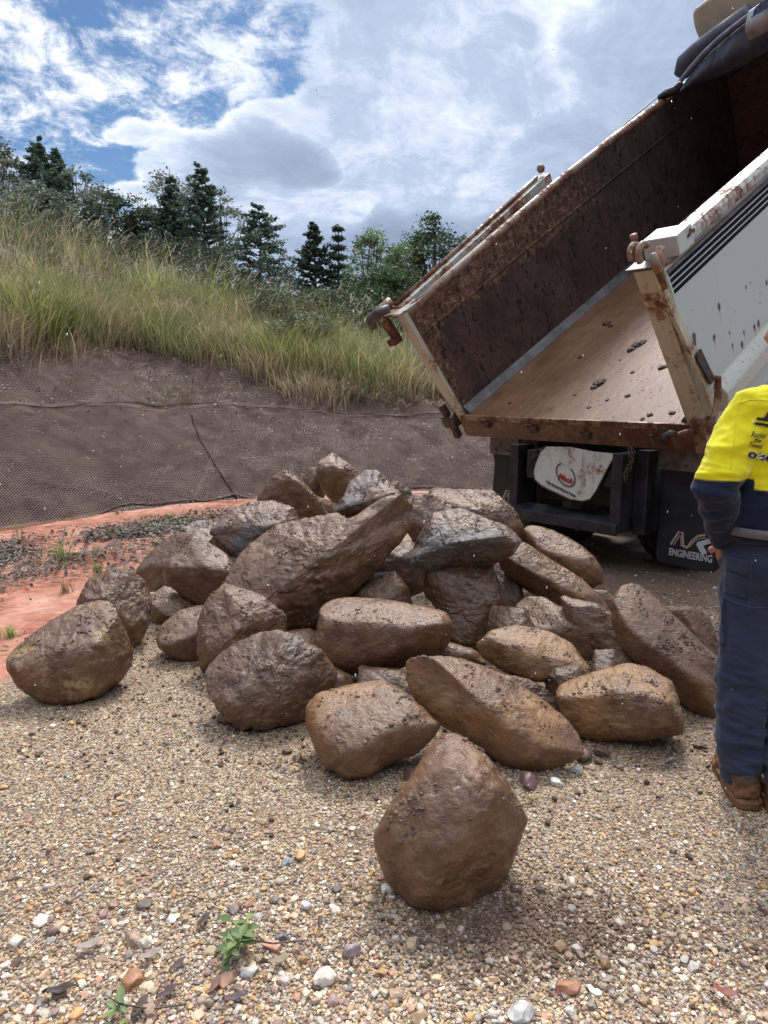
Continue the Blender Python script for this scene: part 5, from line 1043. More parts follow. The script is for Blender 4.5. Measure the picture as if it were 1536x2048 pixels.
# axles and wheels
def wheel(x, y, rr=.47, w=.24, side=1):
    Mx = Matrix.Translation((x, y, rr)) @ Matrix.Rotation(pi/2, 4, 'Y')
    h = w/2; e = empty('wheel', (0, 0, 0)); e.parent = truck
    MB().lathe([(rr*.55, -h*.8), (rr*.72, -h), (rr*.93, -h*.95), (rr, -h*.72), (rr, h*.72), (rr*.93, h*.95), (rr*.72, h), (rr*.55, h*.8)], 40, Mx).build('tyre', M['tyre'], e, smooth=True)
    tb = MB()
    for k in range(44):
        a = 2*pi*k/44
        for q in (-1, 0, 1):
            R_ = Mx @ Matrix.Rotation(a+q*.03, 4, 'Z') @ Matrix.Translation((rr+.002, 0, q*h*.45)); b = MB().box(-.012, .012, -.024, .024, -h*.17, h*.17); tb.add([R_ @ Vector(v) for v in b.v], b.f)
    tb.build('tread', M['tyre'], e)
    MB().lathe([(.001, h*.2*side), (.10, h*.25*side), (.12, h*.5*side), (rr*.45, h*.3*side), (rr*.56, h*.8*side), (rr*.56, -h*.8*side), (rr*.5, -h*.4*side)], 30, Mx).build('rim', M['brack'], e, smooth=True)
for ya in (1.05, 2.35):
    for x, sd in ((-.90, -1), (-.54, -1), (.54, 1), (.90, 1)): wheel(x, ya, .50, .31, side=sd)
    T_(MB().tube([(-.9, ya, .47), (.9, ya, .47)], .07, 12), 'axle', M['chass'], smooth=True)
    T_(MB().lathe([(.001, -.2), (.14, -.16), (.20, 0), (.14, .16), (.001, .2)], 18, Matrix.Translation((0, ya, .48)) @ Matrix.Rotation(pi/2, 4, 'X')), 'differential', M['chass'], smooth=True)
for x, sd in ((-1.0, -1), (1.0, 1)): wheel(x, 6.9, .47, .28, sd)
T_(MB().lathe([(.13, -.10), (.15, -.09), (.15, .09), (.13, .10)], 20, Matrix.Translation((-.42, .72, .46)) @ Matrix.Rotation(pi/2, 4, 'X')), 'brake_chamber', M['brack'], smooth=True)
q_ = on(TR, 1152, 1052, 1, .55); T_(MB().tube([(q_.x, q_.y, q_.z+.10), (q_.x, q_.y, q_.z), (q_.x+.03, q_.y, q_.z-.03)], [.02, .024, .03], 10), 'grease_fitting', M['housing'], smooth=True)
# hoist rams and cab
for s in (-1, 1): T_(MB().tube([(s*.2, 4.2, .9), (s*.2, 4.9, 3.5)], [.09, .055], 14), 'hoist_ram', M['steel'], smooth=True)
cab = T_(MB().prism([(5.95, .75), (5.95, 2.75), (6.3, 2.95), (7.3, 2.95), (7.55, 2.1), (8.6, 1.75), (8.8, 1.6), (8.8, .6), (7.6, .6), (7.45, .95), (6.5, .95), (6.4, .75)], 0, -1.15, 1.15), 'cab', M['panel'], bevel=.05)
for s in (-1, 1):
    T_(MB().prism([(6.4, 2.0), (6.4, 2.65), (7.15, 2.65), (7.38, 2.0)], 0, s*1.15-.006*(s < 0)-.0, s*1.15+.006*(s > 0)+.0), 'side_window', M['glass'], cab)
    T_(MB().box(s*1.35-.1, s*1.35+.1, 7.5, 7.56, 1.9, 2.4), 'mirror', M['chass'], bevel=.01)
    T_(MB().box(s*.85-.14, s*.85+.14, 8.79, 8.82, .95, 1.15), 'headlight', M['glass'], cab, bevel=.01)
T_(MB().prism([(7.345, 2.88), (7.56, 2.14), (7.57, 2.145), (7.36, 2.885)], 0, -1.0, 1.0), 'windscreen', M['glass'], cab)
# sign lettering on the tarp
def px_text(s, px0, py0, wpx, hpx, rot, fn, name, mat, parent, shear=0, bold=0, th=0):
    V, Fs = text_verts(s, 1, shear, bold); mn, mx = V.min(0), V.max(0); U = (V-mn)/(mx-mn)*np.array([wpx, hpx]); c_, s_ = cos(rot), sin(rot)
    P = [fn(px0+u*c_+v*s_, py0+u*s_-v*c_) for u, v in U]
    if any(p is None for p in P): P = [p if p is not None else next(q for q in P if q is not None) for p in P]
    return raw(name, P, Fs, mat, parent)
M['signblue'] = plain('blue_sign_print', (.05, .13, .38), .6, nz=.1)
fn = lambda x, y: tuple(on(BD, x, y, 1, 4.80))
px_text('RIIM', 1517, 26, 34, 14, -.45, lambda x, y: tuple(on(BD, x, y, 1, 4.775)), 'sign_lettering', M['tarpedge'], tray, bold=.02)
px_text('TARPS', 1508, 52, 80, 20, -.30, fn, 'sign_lettering', M['signblue'], tray)
bd_ = [fn(x_, y_) for (x_, y_) in [(1503, 40), (1508, 20), (1520, 6), (1536, -4), (1600, -50), (1605, -25), (1536, 18), (1505, 38)]]
raw('sign_band', bd_, [tuple(range(8))], M['signblue'], tray)
# ------------------------------------------------------------------ worker
def ellring(c, t, rx, ry, side, n=20):
    c = Vector(c); t = Vector(t).normalized(); u = Vector(side); u = (u-t*u.dot(t)).normalized(); w = t.cross(u); return [c+u*cos(2*pi*k/n)*rx+w*sin(2*pi*k/n)*ry for k in range(n)]
def limb(mb, pts, side=(1, 0, 0), n=20):  # pts: (center, rx, ry)
    V = []; m = len(pts)
    for i, (c, rx, ry) in enumerate(pts):
        t = Vector(pts[min(i+1, m-1)][0])-Vector(pts[max(i-1, 0)][0]); V += ellring(c, t, rx, ry, side, n)
    Fs = [(i*n+k, i*n+(k+1) % n, (i+1)*n+(k+1) % n, (i+1)*n+k) for i in range(m-1) for k in range(n)]
    Fs += [tuple(range(n-1, -1, -1)), tuple(range((m-1)*n, m*n))]; return mb.add(V, Fs)
def fuse(mb, name, mat, parent, vox=.008, smooth=6, disp=None, colf=None):
    me = bpy.data.meshes.new(name); me.from_pydata(mb.v, [], mb.f); bm = bmesh.new(); bm.from_mesh(me); bmesh.ops.recalc_face_normals(bm, faces=bm.faces); bm.to_mesh(me); bm.free()
    o = bpy.data.objects.new(name, me); S.collection.objects.link(o)
    r = o.modifiers.new('r', 'REMESH'); r.mode = 'VOXEL'; r.voxel_size = vox; s_ = o.modifiers.new('s', 'SMOOTH'); s_.iterations = smooth; s_.factor = .5
    dg = bpy.context.evaluated_depsgraph_get(); dg.update(); m2 = bpy.data.meshes.new_from_object(o.evaluated_get(dg)); bpy.data.objects.remove(o)
    n = len(m2.vertices); V = np.zeros(n*3, np.float32); m2.vertices.foreach_get('co', V); V = V.reshape(-1, 3).astype(float); N = np.zeros(n*3, np.float32); m2.vertices.foreach_get('normal', N); N = N.reshape(-1, 3)
    if disp is not None: V = V+N*disp(V, N)[:, None]; m2.vertices.foreach_set('co', V.astype(np.float32).ravel()); m2.update()
    if colf is not None:
        ca = m2.color_attributes.new('col', 'FLOAT_COLOR', 'POINT'); c = np.ones((n, 4), np.float32); c[:, :3] = colf(V); ca.data.foreach_set('color', c.ravel())
    m2.name = name; m2.materials.clear(); m2.materials.append(mat); m2.polygons.foreach_set('use_smooth', np.full(len(m2.polygons), True))
    o = bpy.data.objects.new(name, m2); link(o, parent); o['_n'] = 1; del o['_n']; return o
def wp(px, py, d): return Vector(at(px, py, d))
base = wp(1530, 1615, 2.45); base.z = 0
man = empty('person', (0, 0, 0))
tag(man, 'worker in yellow and navy shirt and navy trousers, back to camera, hand in pocket', 'person')
M['skin'] = plain('skin', (.46, .25, .17), .5, nz=.08, nscale=12, bst=.2, bd=.002)
M['hair'] = plain('short_brown_hair', (.06, .04, .03), .8, nz=.3, nscale=60, bst=.8, bd=.004)
def cloth_mat(name, rough=.85, weave=260.0):
    m, g = new_mat(name); c = g.n('ShaderNodeTexCoord').outputs['Object']; col = vcol(g)
    n1 = g.noise(c, 7, 5, .6); n2 = g.noise(c, weave, 2, .5); col = g.mix(g.ss(n1, .3, .7, 0, .35), col, g.vm('SCALE', col, sc=.8).outputs[0])
    st = g.noise(c, 55, 3, .75); col = g.mix(g.ss(st, .73, .78, 0, .5), col, (.20, .19, .18)) if name == 'navy_work_cloth' else col
    out(g, princ(g, col, rough, bump(g, g.m('ADD', n2, g.m('MULTIPLY', g.noise(c, 14, 4, .6, 1.0), 2.0)), .25, .004), spec=.25, **{'Sheen Weight': .2})); return m
M['shirt'] = cloth_mat('hi_vis_cloth'); M['pants'] = cloth_mat('navy_work_cloth')
D = 2.60
pelv = wp(1562, 1120, 2.64); sd = Vector((1, -.10, 0)).normalized()
chest = wp(1578, 905, 2.66); neckb = wp(1588, 782, 2.66)
LS, LE, LW = wp(1500, 826, 2.64), wp(1430, 975, 2.58), wp(1448, 1082, 2.70)
RS = LS+sd*.42; RE = RS+Vector((.13, -.02, -.30)); RW = RE+Vector((-.06, .12, -.24))
LH, LK, LA = wp(1505, 1150, 2.66), wp(1484, 1365, 2.60), wp(1484, 1562, 2.52)
RH = LH+sd*.20; RK = wp(1592, 1385, 2.54); RA = wp(1566, 1588, 2.42)
up = Vector((0, 0, 1))
# skin: head, neck, forearm ends, hands - one surface
b = MB(); hc = neckb+Vector((.01, .05, .20))
limb(b, [(neckb-up*.06, .075, .07), (neckb+up*.03, .062, .062), (neckb+up*.10, .058, .064)], sd)
limb(b, [(hc-up*.11, .03, .04), (hc-up*.085, .055, .075), (hc-up*.04, .069, .092), (hc, .075, .098), (hc+up*.05, .074, .096), (hc+up*.09, .055, .075), (hc+up*.115, .02, .03)], sd, 24)
for s_ in (-1, 1): limb(b, [(hc+sd*s_*.068-up*.03, .008, .02), (hc+sd*s_*.084, .010, .030), (hc+sd*s_*.080+up*.03, .006, .015)], (0, 1, 0), 10)   # ears
limb(b, [(hc+Vector((0, .095, -.005)), .012, .006), (hc+Vector((0, .118, -.028)), .016, .016), (hc+Vector((0, .10, -.045)), .014, .008)], sd, 10)           # nose
limb(b, [(hc+Vector((-.022, .088, -.066)), .006, .008), (hc+Vector((0, .096, -.066)), .007, .012), (hc+Vector((.022, .088, -.066)), .006, .008)], (0, 0, 1), 8)  # lips
def hand(w, d, palmn, thumbdir, rt=1.0):  # wrist, direction of fingers, palm normal
    d = d.normalized(); pn_ = (palmn-d*palmn.dot(d)).normalized(); sx_ = d.cross(pn_)
    limb(b, [(w-d*.06, .031, .025), (w, .028, .021), (w+d*.03, .036, .019), (w+d*.07, .043, .017), (w+d*.095, .040, .013)], sx_, 14)
    for k, (off, ln, r) in enumerate([(-.030, .070, .0088), (-.010, .080, .0092), (.011, .074, .0088), (.031, .058, .0078)]):
        p0 = w+d*.088+sx_*off; p1 = p0+d*ln*.45+pn_*.006; p2 = p1+(d*.8+pn_*.55).normalized()*ln*.32; p3 = p2+(d*.5+pn_*.85).normalized()*ln*.28
        limb(b, [(p0-d*.01, r, r), (p1, r, r), (p2, r*.92, r*.92), (p3, r*.6, r*.6)], sx_, 8)
    t0 = w+d*.025-sx_*.030*thumbdir; t1 = t0+(d*.7-sx_*.75*thumbdir+pn_*.3).normalized()*.045; t2 = t1+(d+pn_*.4-sx_*.1*thumbdir).normalized()*.035
    limb(b, [(t0, .014, .014), (t1, .0115, .0115), (t2, .0075, .0075)], pn_, 8)
hd = (wp(1462, 1160, 2.80)-LW)
hand(LW+hd.normalized()*.015, hd, sd*.6+Vector((0, .8, 0)), 1)
hand(RW, Vector((-.1, .3, -.9)), -sd, -1)
limb(b, [(LW-(LW-LE).normalized()*.10, .036, .034), (LW+hd.normalized()*.02, .030, .025)], sd); limb(b, [(RW-(RW-RE).normalized()*.10, .036, .034), (RW, .030, .025)], sd)
fuse(b, 'body', M['skin'], man, .0045, 2)
h = MB(); limb(h, [(hc-Vector((0, .02, .05)), .068, .080), (hc-Vector((0, .014, 0)), .081, .097), (hc+Vector((0, -.010, .055)), .079, .096), (hc+Vector((0, -.010, .095)), .062, .08), (hc+Vector((0, -.01, .125)), .022, .03)], sd, 24)
fuse(h, 'hair', M['hair'], man, .006, 3, lambda V, N: .003*fbm(V*60, 3))
# shirt
YEL = np.array([.84, .76, .012]); NAV = np.array([.008, .014, .040])
b = MB()
wst = wp(1573, 1068, 2.64); mid = wp(1576, 985, 2.65)
limb(b, [(wst-up*.01, .215, .150), (wst+up*.05, .222, .155), (mid, .222, .152), (chest-up*.05, .222, .145), (chest+up*.03, .226, .142), (chest+up*.12, .215, .125), (neckb-up*.075, .175, .105), (neckb-up*.02, .09, .08), (neckb+up*.015, .066, .066)], sd, 36)
limb(b, [(neckb-up*.01, .070, .070), (neckb+up*.05, .066, .068)], sd, 24)
for (A, E_, W_) in ((LS, LE, LW), (RS, RE, RW)):
    inn = (neckb-A); limb(b, [(A+inn*.45-up*.01, .085, .075), (A+inn*.12, .088, .085), (A-up*.03+(E_-A)*.12, .082, .090), (A.lerp(E_, .5), .074, .078), (A.lerp(E_, .85), .068, .070), (E_, .066, .066), (E_.lerp(W_, .35), .058, .060), (E_.lerp(W_, .75), .046, .048), (W_-(W_-E_).normalized()*.005, .040, .040)], (.3, 1, 0), 24)
def sdisp(V, N):
    q = V*1.0; arm = sstep(-(V-np.array(LS))@np.array(sd), -.02, .06)
    f = ridged(np.stack([q[:, 0]*5+q[:, 2]*6, q[:, 1]*5, q[:, 2]*9-q[:, 0]*5], -1)+3, 2)*.022
    g_ = fbm(np.stack([q[:, 0]*9-q[:, 2]*4, q[:, 1]*9, q[:, 2]*7], -1), 3)*.013
    cr = ridged(np.stack([q[:, 0]*7, q[:, 1]*7, q[:, 2]*22], -1)+9, 2)*.018*np.exp(-((V[:, 2]-LE.z-.02)/.11)**2)*arm
    bl = ridged(np.stack([q[:, 0]*4, q[:, 1]*4, q[:, 2]*16], -1)+5, 2)*.007*sstep(-V[:, 2], -1.18, -1.04)
    # soft pleat beside the shoulder blade
    xx = (V-np.array(LS))@np.array(sd); pl = -.006*np.exp(-((xx-.085-.10*(V[:, 2]-1.3))/.010)**2)*(N[:, 1] < 0)*sstep(V[:, 2], .95, 1.1)
    return f+g_+cr+bl+pl
def scol(V):
    armk = ((V-np.array(LS))@np.array(sd)) < .005
    xx = (V-np.array(LS))@np.array(sd); thr = np.where(armk, 1.222, 1.182-.10*np.clip(xx-.05, -.05, .3))
    k = sstep(V[:, 2]-thr, -.003, .003)[:, None]; return NAV*(1-k)+YEL*k
shirt = fuse(b, 'shirt', M['shirt'], man, .0055, 5, sdisp, scol)
# trousers
b = MB(); BL = np.array([.023, .030, .056])
limb(b, [(wst-up*.02, .200, .140), (wst-up*.08, .206, .150), (pelv, .212, .160), (pelv-up*.08, .205, .155), (pelv-up*.15, .16, .12)], sd, 36)
for (Hh, K, A) in ((LH, LK, LA), (RH, RK, RA)):
    limb(b, [(Hh+up*.04, .112, .135), (Hh-up*.06, .112, .130), (Hh.lerp(K, .45), .100, .108), (Hh.lerp(K, .8), .086, .092), (K, .078, .086), (K.lerp(A, .3), .080, .090), (K.lerp(A, .6), .074, .080), (K.lerp(A, .82), .062, .070), (A+up*.0, .060, .074)], sd, 28)
def pdisp(V, N):
    q = V; kn = np.exp(-((V[:, 2]-LK.z-.02)/.13)**2); an = np.exp(-((V[:, 2]-.18)/.13)**2)
    f = fbm(np.stack([q[:, 0]*6, q[:, 1]*6, q[:, 2]*4], -1), 3)*.026
    h_ = ridged(np.stack([q[:, 0]*6+q[:, 2]*3, q[:, 1]*6, q[:, 2]*17], -1), 2)*.036*(kn+1.0*an+.12)
    s2 = ridged(np.stack([q[:, 0]*7+q[:, 2]*9, q[:, 1]*5, q[:, 2]*6], -1)+4, 2)*.020*np.exp(-((V[:, 2]-.80)/.10)**2)
    return f+h_+s2
def pcol(V):
    k = (sstep(-V[:, 2], -.30, -.05)*.8*sstep(pn(V*38), .12, .3))[:, None]; k = np.clip(k, 0, .8); w_ = np.clip(.6+.8*pn(V*2.3)[:, None], 0, 1)*.35
    c = BL*(1-w_)+BL*1.7*w_; return c*(1-k*.5)+np.array([.045, .035, .032])*k*.5
pants = fuse(b, 'trousers', M['pants'], man, .006, 4, pdisp, pcol)
# belt
M['belt'] = plain('grey_webbing_belt', (.16, .15, .16), .7, nz=.1, nscale=60)
bz = wp(1500, 1073, 2.5).z
bt = MB(); ctr = wst.copy(); ctr.z = bz; V = []; n = 48
for z_, k in ((-.017, 1.0), (-.017, 1.02), (.017, 1.02), (.017, 1.0)): V += ellring(ctr+up*z_, up, .224*k+.002, .167*k+.002, sd, n)
bt.add(V, [(i*n+k, i*n+(k+1) % n, ((i+1) % 4)*n+(k+1) % n, ((i+1) % 4)*n+k) for i in range(4) for k in range(n)]); bt.build('belt', M['belt'], man, smooth=True)
# boots
M['sole'] = plain('clay_caked_sole', (.24, .105, .045), .6, nz=.3, nscale=25, bst=.6, bd=.008)
M['boot'] = vc_mat('muddy_boot_leather', .6, nz=25)
for nm, A in (('boot', LA), ('boot', RA)):
    A = A.copy(); b = MB(); fw = Vector((.35, 1, 0)).normalized() if A is LA else Vector((.2, 1, 0)).normalized(); h0 = Vector((A.x, A.y, 0)); sx_ = Vector((fw.y, -fw.x, 0))
    limb(b, [(h0-fw*.085+up*.035, .040, .036), (h0-fw*.03+up*.045, .056, .048), (h0+fw*.08+up*.045, .054, .044), (h0+fw*.16+up*.040, .060, .040), (h0+fw*.215+up*.036, .048, .034), (h0+fw*.25+up*.03, .02, .02)], sx_, 20)
    limb(b, [(h0-fw*.02+up*.03, .058, .075), (h0-fw*.015+up*.09, .056, .072), (h0+up*.12, .048, .060)], sx_, 20)
    fuse(b, 'boot', M['boot'], man, .006, 3, lambda V, N: .012*fbm(V*22, 4), lambda V: np.array([.27, .125, .05])*(.6+.6*np.clip(pn(V*25)+.3, 0, 1))[:, None]*(1-sstep(V[:, 2], .05, .12))[:, None]+np.array([.045, .030, .022])*sstep(V[:, 2], .05, .12)[:, None])
    so = MB(); pr = []
    for t, w_ in [(-.115, .03), (-.09, .052), (0, .062), (.08, .058), (.16, .066), (.22, .055), (.265, .022)]: pr.append((h0+fw*t, w_))
    P = [(p-sx_*w_) for p, w_ in pr]+[(p+sx_*w_) for p, w_ in reversed(pr)]; so.prism([(p.x, p.y) for p in P], 2, .0, .030); so.build('boot_sole', M['sole'], man, bevel=.005)
# details wrapped onto the cloth
def bvh(o): me = o.data; return BVHTree.FromPolygons([v.co[:] for v in me.vertices], [tuple(p.vertices) for p in me.polygons])
bs, bp_ = bvh(shirt), bvh(pants)
def proj_on(tree, px, py, off):
    r = Vector(ray(px, py)).normalized(); h_ = tree.ray_cast(Vector(CAM), r)
    return None if h_[0] is None else h_[0]-r*off
def patch(name, quad, tree, mat, nu, nv, off, th, col, jit=0.0):   # quad of photo corners TL TR BR BL
    q = [Vector(p) for p in quad]; V = []
    for j in range(nv):
        for i in range(nu):
            p = (q[0].lerp(q[1], i/(nu-1))).lerp(q[3].lerp(q[2], i/(nu-1)), j/(nv-1)); w = proj_on(tree, p.x, p.y, off); V.append(w if w else (V[-1] if V else proj_on(tree, (q[0].x+q[2].x)/2, (q[0].y+q[2].y)/2, off)))
    id_ = np.arange(nu*nv).reshape(nv, nu); Q = np.stack([id_[:-1, :-1], id_[1:, :-1], id_[1:, 1:], id_[:-1, 1:]], -1).reshape(-1, 4)
    o = mesh_np(name, np.array([tuple(v) for v in V]), Q, mat, man, col=np.tile(col, (len(V), 1))); s_ = o.modifiers.new('s', 'SOLIDIFY'); s_.thickness = th; s_.offset = -1; return o
patch('back_pocket', [(1449, 1125), (1500, 1140), (1497, 1200), (1446, 1185)], bp_, M['pants'], 14, 14, .003, .003, BL*1.1)
patch('pocket_flap', [(1450, 1112), (1504, 1124), (1493, 1153), (1448, 1136)], bp_, M['pants'], 14, 10, .009, .006, BL*1.25)
patch('cargo_pocket', [(1437, 1200), (1450, 1205), (1448, 1290), (1438, 1285)], bp_, M['pants'], 6, 20, .012, .012, BL*1.05)
M['ink2'] = plain('black_shirt_print', (.012, .012, .014), .6, nz=.1); M['white'] = plain('white_shirt_print', (.7, .7, .7), .6, nz=.1)
f1 = lambda off: (lambda x, y: (lambda w: tuple(w) if w else None)(proj_on(bs, x, y, off)))
rt = .20
px_text("LIC No 10829", 1507, 849, 47, 5, .13, f1(.004), 'shirt_lettering', M['ink2'], shirt, bold=.01)
px_text("Rockin'", 1502, 873, 33, 12, .17, f1(.004), 'shirt_lettering', M['ink2'], shirt, shear=.35, bold=.012)
px_text("the", 1508, 884, 14, 9, .17, f1(.004), 'shirt_lettering', M['ink2'], shirt, shear=.35, bold=.012)
px_text("Tweed", 1499, 894, 26, 10, .17, f1(.004), 'shirt_lettering', M['ink2'], shirt, shear=.35, bold=.012)
px_text("040", 1494, 916, 56, 15, .20, f1(.0035), 'shirt_lettering', M['white'], shirt, bold=.075)
px_text("040", 1495.5, 915, 53, 12, .20, f1(.0055), 'shirt_lettering', M['ink2'], shirt, bold=.035)
def blobp(name, pts, mat, off):          # filled outline wrapped on the shirt
    P = [f1(off)(x, y) for x, y in pts]; raw(name, P, [tuple(range(len(P)))], mat, shirt)
blobp('shirt_print', [(1512, 836), (1516, 834), (1526, 836), (1531, 833), (1535, 824), (1545, 824), (1547, 845), (1528, 842), (1514, 840)], M['ink2'], .005)
blobp('shirt_print', [(1509, 846), (1512, 844), (1530, 847), (1547, 850), (1547, 856), (1528, 853), (1510, 849)], M['ink2'], .005)
# seams
def seam(pts, tree, mat, r, off, parent):
    P = []
    for i in range(len(pts)-1):
        for k in range(8):
            t = k/8; w = proj_on(tree, pts[i][0]*(1-t)+pts[i+1][0]*t, pts[i][1]*(1-t)+pts[i+1][1]*t, off)
            if w: P.append(tuple(w))
    if len(P) > 2: MB().tube(P, r, 5).build('seam', mat, parent, smooth=True)
M['yseam'] = plain('yellow_seam', (.80, .70, .02), .8, nz=.05)
for pts in ([(1487, 778), (1478, 810), (1470, 850), (1466, 900), (1460, 945)], [(1480, 806), (1500, 800), (1518, 799), (1560, 806)], ): seam(pts, bs, M['yseam'], .0022, .0005, shirt)
M['nseam'] = plain('navy_seam', (.05, .062, .10), .8, nz=.05)
for pts in ([(1503, 1125), (1500, 1170), (1497, 1240)], [(1444, 1195), (1470, 1205), (1505, 1216), (1540, 1214)], [(1452, 1095), (1500, 1108), (1536, 1112)]): seam(pts, bp_, M['nseam'], .0022, .0005, pants)
# ------------------------------------------------------------------ small things on the ground
def leafy_sprig(px, py, s, label, n=16, green=(.17, .25, .09)):
    p = gnd(px, py); e = empty('leafy_sprig', tuple(p)); tag(e, label, 'sprig')
    st = MB().tube([(.20*s, .03*s, .015), (.10*s, .0, .03*s), (0, 0, .05*s), (-.03*s, -.02*s, .10*s)], [.002, .0025, .0025, .001], 6).tube([(0, 0, .05*s), (.02*s, -.04*s, .03*s), (.0, -.08*s, .02*s)], .002, 5); st.build('stem', M['bark'], e, smooth=True)
    R = np.random.default_rng(int(px)); V = []; Fs = []; C = []
    for k in range(n):
        c0 = np.array([R.uniform(-.03, .03), R.uniform(-.08, .03), R.uniform(.02, .10)])*s; a = R.uniform(0, 2*pi); d = np.array([cos(a), sin(a), R.uniform(-.1, .6)]); d /= np.linalg.norm(d); w = np.cross(d, [0, 0, 1]); w /= np.linalg.norm(w); u = np.cross(w, d); L = R.uniform(.035, .06)*s; b = len(V)
        for t, ww, dr in [(0, .06, 0), (.3, .22, .0), (.6, .24, -.05), (.85, .12, -.14), (1, .01, -.22)]:
            m_ = c0+d*L*t+u*L*dr; V += [m_-w*L*ww+u*L*.07, m_, m_+w*L*ww+u*L*.07]
        for i in range(4): Fs += [(b+i*3, b+i*3+1, b+i*3+4, b+i*3+3), (b+i*3+1, b+i*3+2, b+i*3+5, b+i*3+4)]
        cc = np.array(green)*R.uniform(.7, 1.3)*(np.array([1.25, 1.05, .9]) if R.uniform() < .3 else 1); C += [cc]*15
    mesh_np('leaves', np.array(V), np.array(Fs), M['leaf'], e, col=np.clip(np.array(C), 0, 1))
leafy_sprig(478, 1905, .95, 'sprig of fresh green leaves lying on the gravel near the bottom', 26)
leafy_sprig(240, 2035, .8, 'small bit of green leaf at the bottom edge of the picture', 7)
def leaf(px, py, L, rot, col, label):
    p = gnd(px, py, .012); V = []; n = 9; wv_ = .17
    for i in range(n):
        t = i/(n-1); w = wv_*sin(pi*min(t*.95+.03, 1))**.8; V += [(t-.5, -w, .05*sin(t*9)+.06), (t-.5, 0, .04*sin(t*9)), (t-.5, w, .05*sin(t*9+1)+.07)]
    V = np.array(V)*L*.72; c_, s_ = cos(rot), sin(rot); V = np.stack([V[:, 0]*c_-V[:, 1]*s_, V[:, 0]*s_+V[:, 1]*c_, V[:, 2]+.008], -1)
    F_ = [(i*3+j, i*3+j+1, i*3+j+4, i*3+j+3) for i in range(n-1) for j in (0, 1)]
    o = mesh_np('fallen_leaf', V, np.array(F_), M['litter'], col=np.tile(np.array(col)*1.0, (len(V), 1))); o.location = tuple(p); s2 = o.modifiers.new('s', 'SOLIDIFY'); s2.thickness = .0012; tag(o, label, 'leaf', 'fallen leaves on the gravel'); return o
DK = (.055, .038, .032)
for a in [(408, 1845, .085, 1.2, DK, 'dark curled leaf standing on edge left above the sprig'), (300, 1915, .10, .6, (.30, .25, .21), 'pale grey strip of bark left of the sprig'), (180, 1895, .11, .5, (.33, .28, .23), 'pale grey bark strip at the lower left'),
          (120, 1985, .11, .3, DK, 'crumpled dark leaf near the lower left corner'), (280, 2020, .10, 1.3, (.09, .055, .045), 'dark brown leaf left of the bottom middle'), (335, 1990, .09, .8, (.08, .05, .05), 'brown leaf just right of the dark brown one at the bottom'),
          (430, 1975, .08, 1.4, (.16, .09, .07), 'reddish brown leaf below the sprig'), (470, 2000, .09, .3, (.10, .07, .07), 'dark brown leaf curling under the sprig'), (355, 1935, .08, 1.0, (.10, .06, .06), 'dark leaf left of the sprig'),
          (560, 1925, .09, .5, (.28, .21, .14), 'tan leaf right of the sprig'), (640, 1850, .06, 1.5, DK, 'small dark leaf in front of the near boulder'), (1065, 1600, .10, .0, (.20, .15, .04), 'olive brown curled leaf just right of the near boulder'),
          (715, 1668, .08, .1, (.13, .09, .07), 'dark leaf left of the near boulder'), (1340, 1530, .07, .4, (.05, .04, .035), 'dark green leaf on the gravel left of the boots'), (1450, 1990, .10, -.5, (.25, .09, .07), 'red brown leaf at the lower right corner'),
          (330, 1495, .07, .1, DK, 'thin dark leaf on the gravel in front of the ochre boulder'), (1215, 1965, .06, .4, (.30, .24, .20), 'pale leaf at the lower right')]: leaf(*a)
def bigstone(px, py, s, col, label, seed, sc=(1.2, .9, .7)):
    V0, F0 = ico(4); R = np.random.default_rng(seed); V = V0.copy()
    for _ in range(9):
        u = R.normal(size=3); u /= np.linalg.norm(u); pr = V@u; hh = R.uniform(.55, .85); V = V-np.maximum(pr-hh, 0)[:, None]*u
    V = V*(1+.10*fbm(V*1.7+seed, 3)[:, None])*s*np.array(sc); a = R.uniform(0, 6); c_, s_ = cos(a), sin(a); V = np.stack([V[:, 0]*c_-V[:, 1]*s_, V[:, 0]*s_+V[:, 1]*c_, V[:, 2]], -1)
    p = gnd(px, py, s*.3); c = np.array(col)*(1+.5*fbm(V*60+seed, 3)[:, None]); o = mesh_np('loose_stone', V, F0, M['pebble'], col=np.clip(c, 0, 1)); o.location = tuple(p); tag(o, label, 'stone', 'larger loose stones on the gravel')
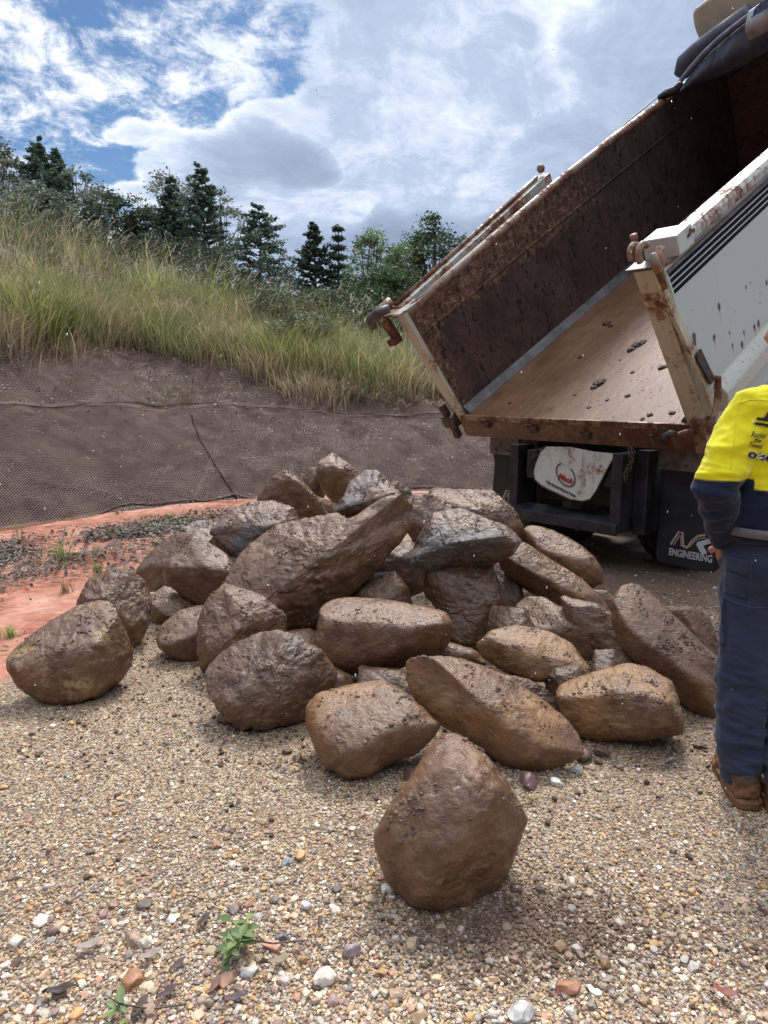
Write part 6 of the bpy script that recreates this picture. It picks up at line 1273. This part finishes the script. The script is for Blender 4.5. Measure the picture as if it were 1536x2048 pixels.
for i, a in enumerate([(1138, 1978, .030, (.40, .19, .11), 'orange brown stone near the lower right corner'), (612, 1810, .018, (.62, .61, .58), 'white angular stone left of the near boulder foot'), (600, 1710, .022, (.50, .30, .12), 'flat orange stone left of the near boulder'),
                       (575, 1722, .018, (.36, .39, .42), 'blue grey flat stone beside the orange one'), (265, 1880, .026, (.38, .26, .17), 'brown stone with a white cap on the left'), (110, 1860, .022, (.22, .13, .11), 'dark reddish stone at the lower left'),
                       (450, 1962, .026, (.50, .27, .16), 'orange stone under the sprig'), (265, 1960, .032, (.42, .20, .10), 'rough orange lump left of the sprig'), (560, 1875, .018, (.20, .19, .20), 'dark grey stone above the sprig'),
                       (500, 1905+40, .022, (.5, .47, .42), 'white stone just below the sprig'), (705, 1900, .024, (.34, .25, .25), 'purple stone below left of the near boulder'), (1060, 1560, .050, (.21, .13, .12), 'purplish flat stone between the near boulder and the pile'),
                       (1110, 1565, .026, (.55, .53, .48), 'white stone at the foot of the long ridge boulder'), (1040, 2025, .032, (.55, .53, .49), 'big white stone at the bottom edge'), (1155, 1540, .028, (.42, .40, .38), 'grey stone at the right foot of the long ridge boulder'), (745, 1745, .012, (.6, .36, .12), 'small amber stone touching the near boulder'), (1145, 1765, .022, (.55, .45, .33), 'tan capped stone right of the near boulder'), (650, 1955, .03, (.7, .64, .52), 'cream cone shaped stone right of the sprig'),
                       (395, 1670, .016, (.25, .20, .17), 'brown stone on the gravel left of the near boulder'), (345, 1840, .017, (.7, .7, .67), 'white square stone above left of the sprig')]): bigstone(*a, seed=900+i)
# mud crumbs knocked off the boulders, lying round their feet
def crumbs(n, f, smin, smax, jag=.4):
    x, y = f(n); return stones(n, smin, smax, 0, 0, 1, sink=.2, jag=jag, pal=np.array([(.11, .07, .045), (.16, .10, .065), (.07, .045, .03), (.24, .17, .11)]), pwt=np.array([.35, .3, .2, .15]), pts=(x, y))
prt = [crumbs(2600, lambda n: (RNG.normal(.43, .24, n), RNG.normal(1.80, .10, n)), .006, .022), crumbs(5200, lambda n: (RNG.uniform(-1.6, 2.4, n), RNG.uniform(2.7, 5.2, n)), .008, .028),
       crumbs(500, lambda n: (RNG.normal(.2, 1.2, n), RNG.normal(2.8, .7, n)), .008, .035)]
PC = np.concatenate(CRUMB); n = len(PC); V0, F0 = ico(1); nv = len(V0); sz = (.0018*(4.6**RNG.uniform(0, 1, n)**2))[:, None, None]
Vc = np.broadcast_to(V0, (n, nv, 3))*(1+RNG.uniform(-.45, .45, (n, nv, 1)))*sz*np.array([1.2, 1.2, .7])+PC[:, None]
prt.append((Vc.reshape(-1, 3), (F0[None]+(np.arange(n)*nv)[:, None, None]).reshape(-1, 3), np.repeat(np.array([.11, .066, .043])*RNG.uniform(.6, 1.6, (n, 1)), nv, 0)))
V, q, c = joinvf(prt); M['crumb'] = vc_mat('mud_crumb', .7, 0, .3); tag(mesh_np('mud_crumbs', V, q, M['crumb'], smooth=False, col=c), kind='stuff')
R_ = np.random.default_rng(77)
for i in range(26):
    px_, py_ = R_.uniform(380, 1420), R_.uniform(1330, 1560)
    bigstone(px_, py_, R_.uniform(.018, .05), (.14, .085, .055), 'muddy broken chip of rock lying at the foot of the boulder pile', 1200+i); bpy.context.scene.collection.objects[-1]['group'] = 'muddy rock chips round the pile'
# falling rain drops
n = 420; d = RNG.uniform(1.0, 6.0, n)**1.0; px = RNG.uniform(-50, 1600, n); py = RNG.uniform(-50, 1700, n)
P = np.array([at(a, b, c_) for a, b, c_ in zip(px, py, d)]); P = P[P[:, 2] > .05]; n = len(P); V0, F0 = ico(1); r_ = (RNG.uniform(.0007, .0016, n)*1.0)
V = (V0[None]*r_[:, None, None]*np.array([1, 1, 1.6]))+P[:, None]; Fq = (F0[None]+(np.arange(n)*len(V0))[:, None, None]).reshape(-1, 3)
m, g_ = new_mat('rain_water'); out(g_, g_.n('ShaderNodeBsdfPrincipled', {'Base Color': (.9, .95, 1, 1), 'Roughness': .05, 'Transmission Weight': .6, 'IOR': 1.33}).outputs[0])
tag(mesh_np('rain', V.reshape(-1, 3), Fq, m), kind='stuff')
